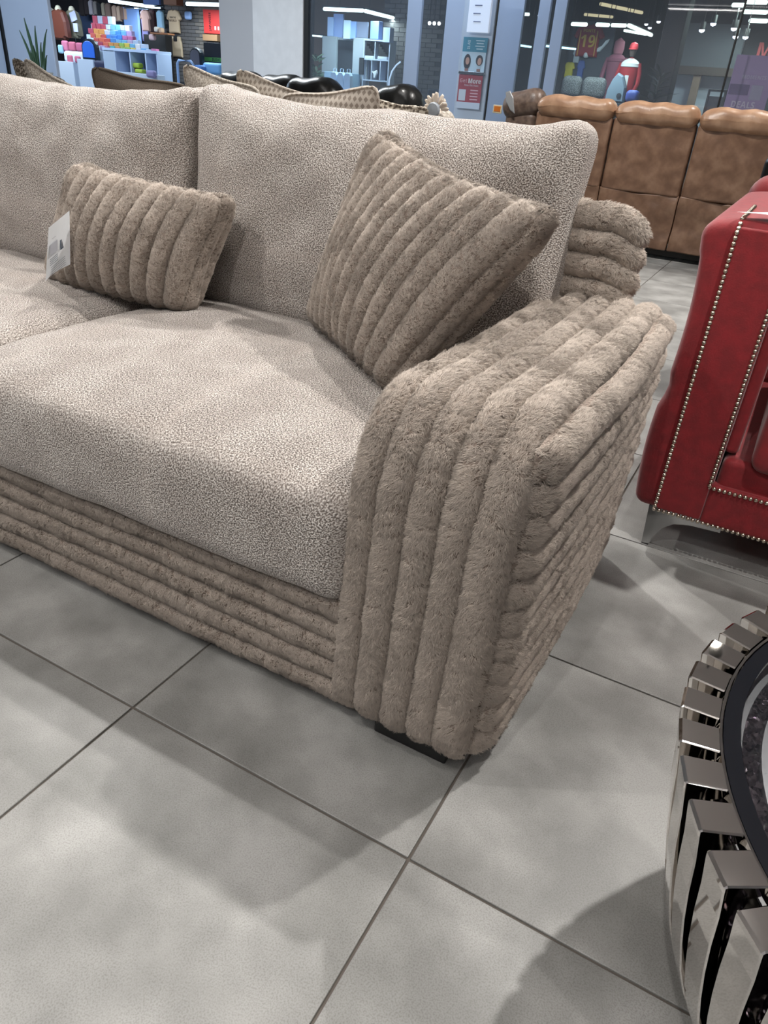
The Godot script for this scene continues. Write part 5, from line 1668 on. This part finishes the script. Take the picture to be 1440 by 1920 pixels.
func make_kiosk() -> void:
	brick_wall("wall_kiosk_brick", -10.3, -8.6, 0.5, 3.4, -18.0, -5.0)
	wall("wall_kiosk", slab(-14.5, -8.0, 0, 4.4, -21.6, -21.2), flat(92, 76, 68, 0.85))
	var cool := Color(0.84, 0.97, 1.0)
	lamp_bar("white linear lamp along the kiosk front", Vector3(-10.96, 2.4, -16.3), Vector3(-9.92, 2.4, -16.38), 0.035, cool, 3.0, 4.0)
	lamp_bar("white linear lamp along the kiosk side", Vector3(-9.92, 2.4, -16.42), Vector3(-10.1, 2.4, -18.8), 0.035, cool, 3.0, 4.0)
	lamp_bar("thin white lamp behind the black mullion", Vector3(-12.5, 1.95, -17.6), Vector3(-11.2, 1.9, -17.6), 0.018, cool, 2.0, 0.0)
	var kiosk := thing("display_kiosk", "pale kiosk with grey panels and lit signs behind the glass", "kiosk", Vector3(-10.6, 0, -17.2))
	for q in KIOSK:
		var size := Vector3(q[5] - q[4], q[7] - maxf(q[6], 0.0), q[9])
		var o := part(q[0], box(size, 0.008), flat(q[10], q[11], q[12], q[13]), self if q[0] == "kiosk_carton" else kiosk)
		o.global_position = Vector3((q[4] + q[5]) / 2, maxf(q[6], 0.0) + size.y / 2, q[8])
		if q[0] == "kiosk_carton":
			tag(o, q[1], q[2], "cartons on the kiosk shelf")
		else:
			o.set_meta("label", q[1])
	for q in [[-11.2, 1.9], [-10.7, 1.88]]:
		part("crossbar", box(Vector3(0.9, 0.03, 0.05), 0.004), flat(150, 158, 164, 0.6), kiosk, Vector3(q[0] + 10.6, q[1], -0.12))
	var shelf := thing("cubby_shelf", "white cubby shelf with black steps beside the grey brick wall", "shelf", Vector3(-9.92, 0, -17.2))
	var white := flat(176, 186, 204, 0.5)
	for y in [1.06, 1.49, 1.88]:
		part("board", box(Vector3(0.72, 0.03, 0.3), 0.004), white, shelf, Vector3(0, y, 0))
	for x in [-0.35, 0.35]:
		part("side", box(Vector3(0.03, 1.88, 0.3), 0.004), white, shelf, Vector3(x, 0.94, 0))
	part("divider", box(Vector3(0.025, 0.4, 0.28), 0.004), white, shelf, Vector3(-0.12, 1.28, 0))
	part("divider", box(Vector3(0.025, 0.4, 0.28), 0.004), white, shelf, Vector3(0.12, 1.28, 0))
	part("divider", box(Vector3(0.025, 0.36, 0.28), 0.004), white, shelf, Vector3(-0.05, 1.68, 0))
	part("back_panel", box(Vector3(0.7, 0.85, 0.02), 0.004), flat(86, 96, 112, 0.7), shelf, Vector3(0, 1.47, -0.14))
	for s in [-0.2, 0.16]:
		var o := part("stepped_stand", slab_of(PackedVector2Array([Vector2(-0.12, 0), Vector2(0.12, 0), Vector2(0.12, 0.04), Vector2(0.07, 0.04), Vector2(0.07, 0.09), Vector2(0.02, 0.09), Vector2(0.02, 0.14), Vector2(-0.03, 0.14), Vector2(-0.03, 0.19), Vector2(-0.08, 0.19), Vector2(-0.08, 0.24), Vector2(-0.12, 0.24)]), 0.15), M.black, self, Vector3(-9.92 + s, 1.57, -17.15))
		tag(o, "black stepped stand in the %s upper cubby" % ("left" if s < 0 else "right"), "stand", "stepped stands")
		var w := part("white_box", box(Vector3(0.26, 0.06, 0.16), 0.01), flat(190, 200, 216, 0.5), self, Vector3(-9.92 + s, 1.535, -17.14))
		tag(w, "white box under the %s black stepped stand" % ("left" if s < 0 else "right"), "box", "white boxes in the cubbies")
	var bird := part("white_ornament", slab_of(PackedVector2Array([Vector2(-0.1, 0.06), Vector2(-0.02, 0.05), Vector2(0.06, 0.09), Vector2(0.08, 0.03), Vector2(0.04, -0.04), Vector2(0.02, -0.09), Vector2(-0.02, -0.09), Vector2(-0.03, 0.0)]), 0.06, 0.2), flat(214, 218, 222, 0.5), self, Vector3(-9.96, 1.2, -17.1))
	tag(bird, "white ornament in the lower cubby", "ornament")
	for k in 3:
		var bag := thing("white_bag", "white gift bag with looped handle, %s of three at the kiosk" % ["first", "second", "third"][k], "bag", Vector3(-10.62 + 0.19 * k, 0.78, -16.35))
		part("body", slab_of(PackedVector2Array([Vector2(-0.1, 0), Vector2(0.1, 0), Vector2(0.09, 0.34), Vector2(0.05, 0.4), Vector2(-0.05, 0.4), Vector2(-0.09, 0.34)]), 0.14, 0.1), flat(190, 212, 236, 0.4), bag)
		part("handle", tube([Vector3(-0.04, 0.4, 0), Vector3(-0.04, 0.46, 0), Vector3(0.0, 0.48, 0), Vector3(0.04, 0.46, 0), Vector3(0.04, 0.4, 0)], 0.012, 6), flat(190, 212, 236, 0.4), bag)
	var table := thing("kiosk_table", "pale table carrying the white gift bags", "table", Vector3(-10.43, 0, -16.35))
	part("top", box(Vector3(0.7, 0.04, 0.4), 0.005), flat(170, 186, 206, 0.5), table, Vector3(0, 0.76, 0))
	for k in 4:
		part("leg", box(Vector3(0.04, 0.74, 0.04), 0.004), flat(170, 186, 206, 0.5), table, Vector3(-0.32 + 0.64 * (k % 2), 0.37, -0.17 + 0.34 * (k / 2)))
	var bush := thing("green_bush", "small green bush beside the black mullion", "plant", Vector3(-11.3, 0, -16.6))
	part("pot", lathe([[0.0, 0.0], [0.16, 0.0], [0.2, 0.8], [0.17, 0.8], [0.0, 0.76]], 20), flat(150, 160, 170, 0.6), bush)
	for k in 70:
		var a := rng.randf() * TAU
		var y := rng.randf_range(0.8, 1.5)
		var dir := Vector3(cos(a), 0, sin(a))
		part("leaf", leaf_blade(Vector3(0, y, 0) + dir * 0.06, dir * rng.randf_range(0.08, 0.2), rng.randf_range(0.03, 0.12), 0.07), flat(66 + int(rng.randf() * 20), 98, 78, 0.6), bush)
	var arc := part("curved_lamp", tube([Vector3(-9.23, 0.0, -16.5), Vector3(-9.22, 1.1, -16.5), Vector3(-9.16, 1.28, -16.5), Vector3(-9.06, 1.4, -16.5), Vector3(-8.96, 1.47, -16.5)], 0.018, 8), glowing(190, 214, 240, 0.7), self)
	tag(arc, "thin curved white lamp before the grey brick wall", "lamp")
	# dim shop between the pillars
	wall("wall_dim_shop", slab(-8.6, -6.0, 0, 4.4, -19.6, -19.3), flat(34, 34, 38, 0.8))
	for k in 3:
		var b := thing("round_lamp", "small round white lamp, %s of three in the dim shop" % ["first", "second", "third"][k], "lamp", Vector3(-8.55 + 0.12 * k, 2.26, -17.0), "round lamps in the dim shop")
		part("bulb", SphereMesh.new(), glowing(236, 240, 246, 3.0), b, Vector3.ZERO, Basis().scaled(Vector3.ONE * 0.075))
		part("cord", box(Vector3(0.012, 2.1, 0.012), 0.002), M.black, b, Vector3(0, 1.08, 0))
	lamp_bar("short blue-white lamp in the dim shop", Vector3(-9.39, 2.0, -18.2), Vector3(-9.45, 2.0, -19.2), 0.025, cool, 2.0, 2.0)
	var bike := part("dark_rack", box(Vector3(0.6, 1.0, 0.3), 0.05), flat(44, 48, 56, 0.5), self, Vector3(-7.7, 0.5, -16.2))
	tag(bike, "dark rack standing in the dim shop", "rack")

const ORDINALS := ["first", "second", "third", "fourth", "fifth", "sixth", "seventh", "eighth", "ninth", "tenth", "eleventh", "twelfth", "thirteenth", "fourteenth", "fifteenth", "sixteenth", "seventeenth", "eighteenth", "nineteenth", "twentieth"]

func make_sports_shop() -> void:
	wall("wall_sports_back", slab(-7.4, -2.6, 0, 4.4, -23.4, -23.1), flat(44, 46, 38, 0.85))
	wall("wall_sports_side", slab(-7.6, -7.4, 0, 4.4, -23.4, -18.5), flat(30, 32, 42, 0.8))
	var cool := Color(0.88, 1.0, 0.98)
	lamp_bar("white linear lamp left of the numbered jersey", Vector3(-5.5, 2.4, -17.73), Vector3(-5.13, 2.4, -17.7), 0.034, cool, 3.0, 1.6)
	lamp_bar("white linear lamp right of the numbered jersey", Vector3(-4.93, 2.4, -17.62), Vector3(-4.63, 2.4, -17.62), 0.034, cool, 3.0, 1.6)
	lamp_bar("white linear lamp in the middle of the sports shop", Vector3(-4.6, 2.4, -17.61), Vector3(-4.27, 2.4, -17.59), 0.034, cool, 3.0, 1.6)
	lamp_bar("long white linear lamp running back in the sports shop", Vector3(-4.21, 2.4, -17.5), Vector3(-4.21, 2.4, -19.86), 0.034, cool, 3.0, 2.0)
	lamp_bar("short white lamp behind the jersey lamps", Vector3(-4.61, 2.4, -18.83), Vector3(-4.3, 2.4, -19.7), 0.025, cool, 2.4, 0.0)
	var warm := Color(0.9, 0.86, 0.7)
	lamp_bar("dim warm lamp above the sports shop", Vector3(-5.64, 3.0, -20.18), Vector3(-5.01, 3.0, -21.95), 0.035, warm, 0.8, 0.0)
	lamp_bar("dim warm lamp above the jersey", Vector3(-6.06, 2.8, -20.42), Vector3(-5.44, 2.8, -20.84), 0.03, warm, 0.7, 0.0)
	for a in [[Vector3(-1.643, 2.345, -12.8), Vector3(-1.463, 2.345, -12.8), "first"], [Vector3(-1.441, 2.365, -12.6), Vector3(-1.151, 2.365, -12.6), "second"], [Vector3(-1.494, 2.287, -13.0), Vector3(-1.156, 2.287, -13.0), "third"], [Vector3(-1.419, 2.208, -13.3), Vector3(-1.152, 2.208, -13.3), "fourth"]]:
		lamp_bar("%s of the white lamp bars above the violet poster" % a[2], a[0], a[1], 0.026, cool, 3.0, 1.3)
	for a in [["left", Vector3(-7.69, 2.0, -18.16), Vector3(-6.97, 2.0, -18.19)], ["middle", Vector3(-6.97, 2.0, -18.2), Vector3(-6.73, 2.0, -18.86)], ["right", Vector3(-6.15, 2.0, -18.14), Vector3(-5.61, 2.0, -18.76)]]:
		lamp_bar("thin icy lamp crossing the columns, %s length" % a[0], a[1], a[2], 0.02, Color(0.7, 0.92, 1.0), 2.2, 0.0)
	lamp_bar("white lamp bar above the poster stand, left one", Vector3(-7.9, 2.8, -18.66), Vector3(-7.67, 2.8, -18.8), 0.03, cool, 2.5, 0.0)
	lamp_bar("white lamp bar above the poster stand, right one", Vector3(-7.05, 2.6, -18.39), Vector3(-6.72, 2.6, -18.41), 0.03, cool, 2.5, 0.0)
	# ceiling spots of the mall
	var k := 0
	for p in SPOTS:
		var t := thing("mall_spot", "small round ceiling spot, %s from the picture's left in the mall" % ORDINALS[k], "spotlight", p, "small ceiling spots of the mall")
		part("housing", lathe([[0.0, 0.1], [0.04, 0.1], [0.04, 0.0], [0.034, -0.01]], 12), M.black, t)
		part("stem", box(Vector3(0.014, 4.3 - p.y, 0.014), 0.002), M.black, t, Vector3(0, (4.3 - p.y) / 2 + 0.1, 0))
		part("lamp_lens", lathe([[0.0, -0.04], [0.035, -0.025], [0.042, 0.0]], 12), glowing(226, 236, 255, 3.0), t)
		k += 1
	# display wall, jersey and goods
	var back := part("display_wall", box(Vector3(1.42, 2.6, 0.1), 0.01), flat(62, 66, 78, 0.6), self, Vector3(-5.7, 1.3, -19.55))
	tag(back, "slate display wall behind the numbered jersey", "display wall")
	var jersey := part("jersey", shirt_mesh(0.74, 0.66, 0.12), flat(140, 22, 34, 0.7), self, Vector3(-5.546, 2.216, -19.435))
	tag(jersey, "dark red jersey with yellow number 19 hanging in the sports shop", "jersey")
	part("number", words("19", 0.34), flat(196, 160, 62, 0.6), jersey, Vector3(0.0, -0.02, 0.062))
	part("name_print", words("PONTE", 0.09), flat(190, 150, 60, 0.6), jersey, Vector3(0.0, 0.19, 0.062))
	for s in [-1.0, 1.0]:
		part("side_stripe", box(Vector3(0.022, 0.5, 0.01), 0.002), flat(196, 160, 62, 0.6), jersey, Vector3(0.2 * s, -0.06, 0.058))
	var shoe := part("white_shoe", slab_of(PackedVector2Array([Vector2(-0.14, -0.12), Vector2(-0.04, -0.1), Vector2(0.12, 0.1), Vector2(0.14, 0.16), Vector2(0.08, 0.14), Vector2(0.0, 0.02), Vector2(-0.12, -0.04)]), 0.1, 0.15), flat(204, 212, 224, 0.5), self, Vector3(-5.2, 2.1, -19.45))
	tag(shoe, "white sports shoe on the slate wall beside the jersey", "shoe")
	for a in [[-5.56, 2.06, 0.05, "upper"], [-5.54, 1.93, 0.07, "lower"]]:
		var ball := part("white_ball", SphereMesh.new(), flat(210, 214, 222, 0.5), self, Vector3(a[0], a[1], -19.43), Basis().scaled(Vector3.ONE * a[2] * 2))
		tag(ball, "%s white ball below the numbered jersey" % a[3], "ball", "white balls")
	for a in [["yellow sports shirt on the slate wall", -5.9, 1.6, 0.27, 0.34, 190, 176, 50], ["blue football trousers on the slate wall", -5.62, 1.62, 0.2, 0.4, 62, 84, 150], ["white sports shirt on the slate wall", -5.77, 1.9, 0.2, 0.3, 170, 178, 190]]:
		var o := part("sports_shirt", shirt_mesh(a[3], a[4], 0.08), flat(a[5], a[6], a[7], 0.7), self, Vector3(a[1], a[2], -19.46))
		tag(o, a[0], "shirt", "sports clothes on the slate wall")
	for a in [["grey mottled backpack before the slate wall, left one", -5.465, 0.46], ["grey mottled backpack before the slate wall, right one", -4.942, 0.54]]:
		var o := part("mottled_backpack", soft_box(Vector3(a[2], 0.44, 0.26), 0.12, 4), M.mottle, self, Vector3(a[1], 1.25, -18.45))
		tag(o, a[0], "backpack", "mottled backpacks")
	var bench := part("bag_plinth", box(Vector3(1.2, 1.03, 0.4), 0.01), flat(50, 56, 68, 0.6), self, Vector3(-5.2, 0.515, -18.45))
	tag(bench, "dark plinth carrying the backpacks", "plinth")
	var low := part("bag_plinth", box(Vector3(0.9, 1.0, 0.28), 0.01), flat(50, 56, 68, 0.6), self, Vector3(-4.14, 0.5, -18.3))
	tag(low, "narrow dark plinth under the blue-grey backpack", "plinth")
	var gb := thing("grey_backpack", "pale blue-grey backpack standing by the red mannequin", "backpack", Vector3(-4.4, 1.0, -18.4))
	part("body", slab_of(PackedVector2Array([Vector2(-0.22, 0), Vector2(0.22, 0), Vector2(0.2, 0.3), Vector2(0.1, 0.52), Vector2(-0.02, 0.58), Vector2(-0.12, 0.46), Vector2(-0.2, 0.25)]), 0.26, 0.12), flat(126, 144, 166, 0.6), gb)
	part("emblem", lathe([[0.0, 0.01], [0.05, 0.008], [0.055, 0.0], [0.0, 0.0]], 16), flat(40, 46, 60, 0.6), gb, Vector3(0.1, 0.14, 0.14), Basis(Vector3.RIGHT, PI / 2))
	var blue := part("blue_bag", soft_box(Vector3(0.3, 0.24, 0.2), 0.09, 3), flat(60, 80, 170, 0.5), self, Vector3(-3.98, 1.15, -18.2))
	tag(blue, "blue and white bag at the red mannequin's feet", "bag")
	mannequin("mannequin", "mannequin in red and white tracksuit with red cap", Vector3(-4.304, 0.45, -18.78), flat(158, 26, 40, 0.7), flat(214, 214, 222, 0.7), flat(196, 54, 66, 0.6), true)
	mannequin("mannequin", "mannequin in dusky pink hooded clothes behind the grey backpack", Vector3(-4.73, 0.55, -19.15), flat(118, 64, 84, 0.8), flat(118, 64, 84, 0.8), flat(140, 84, 100, 0.8), false)
	# dim unit on the right: grey panels, a beam, white boards and a red letter
	wall("wall_dim_right", slab(-2.6, 4.0, 0, 4.4, -14.6, -14.3), flat(44, 46, 52, 0.8))
	var gp := part("wall_panel_grey", box(Vector3(1.0, 0.62, 0.06), 0.004), flat(74, 78, 84, 0.7), self, Vector3(-1.98, 1.9, -14.05))
	gp.set_meta("kind", "structure")
	var beam := part("wooden_beam", box(Vector3(1.05, 0.12, 0.16), 0.01), flat(58, 46, 40, 0.7), self, Vector3(-1.97, 1.555, -13.9))
	tag(beam, "dark wooden beam above the white boards in the dim unit", "beam")
	var post := part("wooden_post", box(Vector3(0.12, 1.5, 0.1), 0.008), flat(116, 96, 82, 0.7), self, Vector3(-2.04, 0.75, -13.9))
	tag(post, "brown wooden post between the white boards", "post")
	for a in [["white board left of the wooden post", -2.3, 0.36], ["white board right of the wooden post", -1.78, 0.46]]:
		var o := part("white_board", box(Vector3(a[2], 1.5, 0.04), 0.004), flat(160, 166, 178, 0.6), self, Vector3(a[1], 0.75, -14.1))
		tag(o, a[0], "board", "white boards in the dim unit")
	var fr := thing("easel_sign", "grey easel sign before the white board", "easel", Vector3(-1.42, 0, -12.0))
	part("panel", box(Vector3(0.2, 1.2, 0.03), 0.004), flat(84, 88, 96, 0.6), fr, Vector3(0, 0.6, 0))
	for s in [-1.0, 1.0]:
		part("post", box(Vector3(0.03, 1.28, 0.04), 0.004), flat(60, 62, 68, 0.6), fr, Vector3(0.11 * s, 0.64, 0.01))
	part("rail", box(Vector3(0.25, 0.03, 0.04), 0.004), flat(60, 62, 68, 0.6), fr, Vector3(0, 1.27, 0.01))
	var letter := part("letter_sign", words("M", 0.28, 0.03), flat(190, 44, 50, 0.5), self, Vector3(-1.18, 1.9, -14.285))
	tag(letter, "red letter M on the dim wall at the picture's right edge", "sign")

func mannequin(called: String, label: String, at: Vector3, cloth: Material, shoulder: Material, top: Material, cap: bool) -> void:
	var t := thing(called, label, "mannequin", Vector3(at.x, 0, at.z))
	var b := at.y
	part("plinth", box(Vector3(0.42, b, 0.34), 0.01), flat(52, 56, 66, 0.6), t, Vector3(0, b / 2, 0))
	var body := lathe([[0.0, 1.46], [0.05, 1.44], [0.1, 1.38], [0.185, 1.33], [0.2, 1.22], [0.185, 1.05], [0.17, 0.9], [0.18, 0.78], [0.17, 0.7], [0.0, 0.68]], 20)
	part("torso", body, cloth, t, Vector3(0, b, 0), Basis().scaled(Vector3(1, 1, 0.62)))
	part("shoulders", lathe([[0.0, 1.45], [0.08, 1.42], [0.15, 1.385], [0.205, 1.33], [0.21, 1.27], [0.19, 1.26]], 20), shoulder, t, Vector3(0, b, 0), Basis().scaled(Vector3(1.02, 1, 0.66)))
	for s in [-1.0, 1.0]:
		part("arm", tube([Vector3(0.19 * s, 1.34, 0), Vector3(0.24 * s, 1.15, 0), Vector3(0.26 * s, 0.95, 0.05), Vector3(0.22 * s, 0.8, 0.1)], 0.052, 8), cloth, t, Vector3(0, b, 0))
		part("leg", tube([Vector3(0.09 * s, 0.75, 0), Vector3(0.095 * s, 0.4, 0.01), Vector3(0.1 * s, 0.02, 0)], 0.075, 8), cloth, t, Vector3(0, b, 0))
	part("head", lathe([[0.0, 1.46], [0.045, 1.47], [0.07, 1.53], [0.08, 1.6], [0.07, 1.67], [0.0, 1.7]], 16), flat(96, 80, 76, 0.6) if cap else top, t, Vector3(0, b, 0))
	if cap:
		part("cap", lathe([[0.09, 1.6], [0.095, 1.64], [0.08, 1.71], [0.0, 1.745]], 16), top, t, Vector3(0, b, 0))
		part("cap_brim", box(Vector3(0.14, 0.015, 0.1), 0.006), top, t, Vector3(0, b + 1.6, 0.11))
		part("chest_stripe", box(Vector3(0.09, 0.24, 0.01), 0.003), shoulder, t, Vector3(0.0, b + 0.98, 0.12))
	else:
		part("hood", lathe([[0.1, 1.42], [0.12, 1.52], [0.11, 1.66], [0.0, 1.74]], 16), top, t, Vector3(0, b, -0.02))
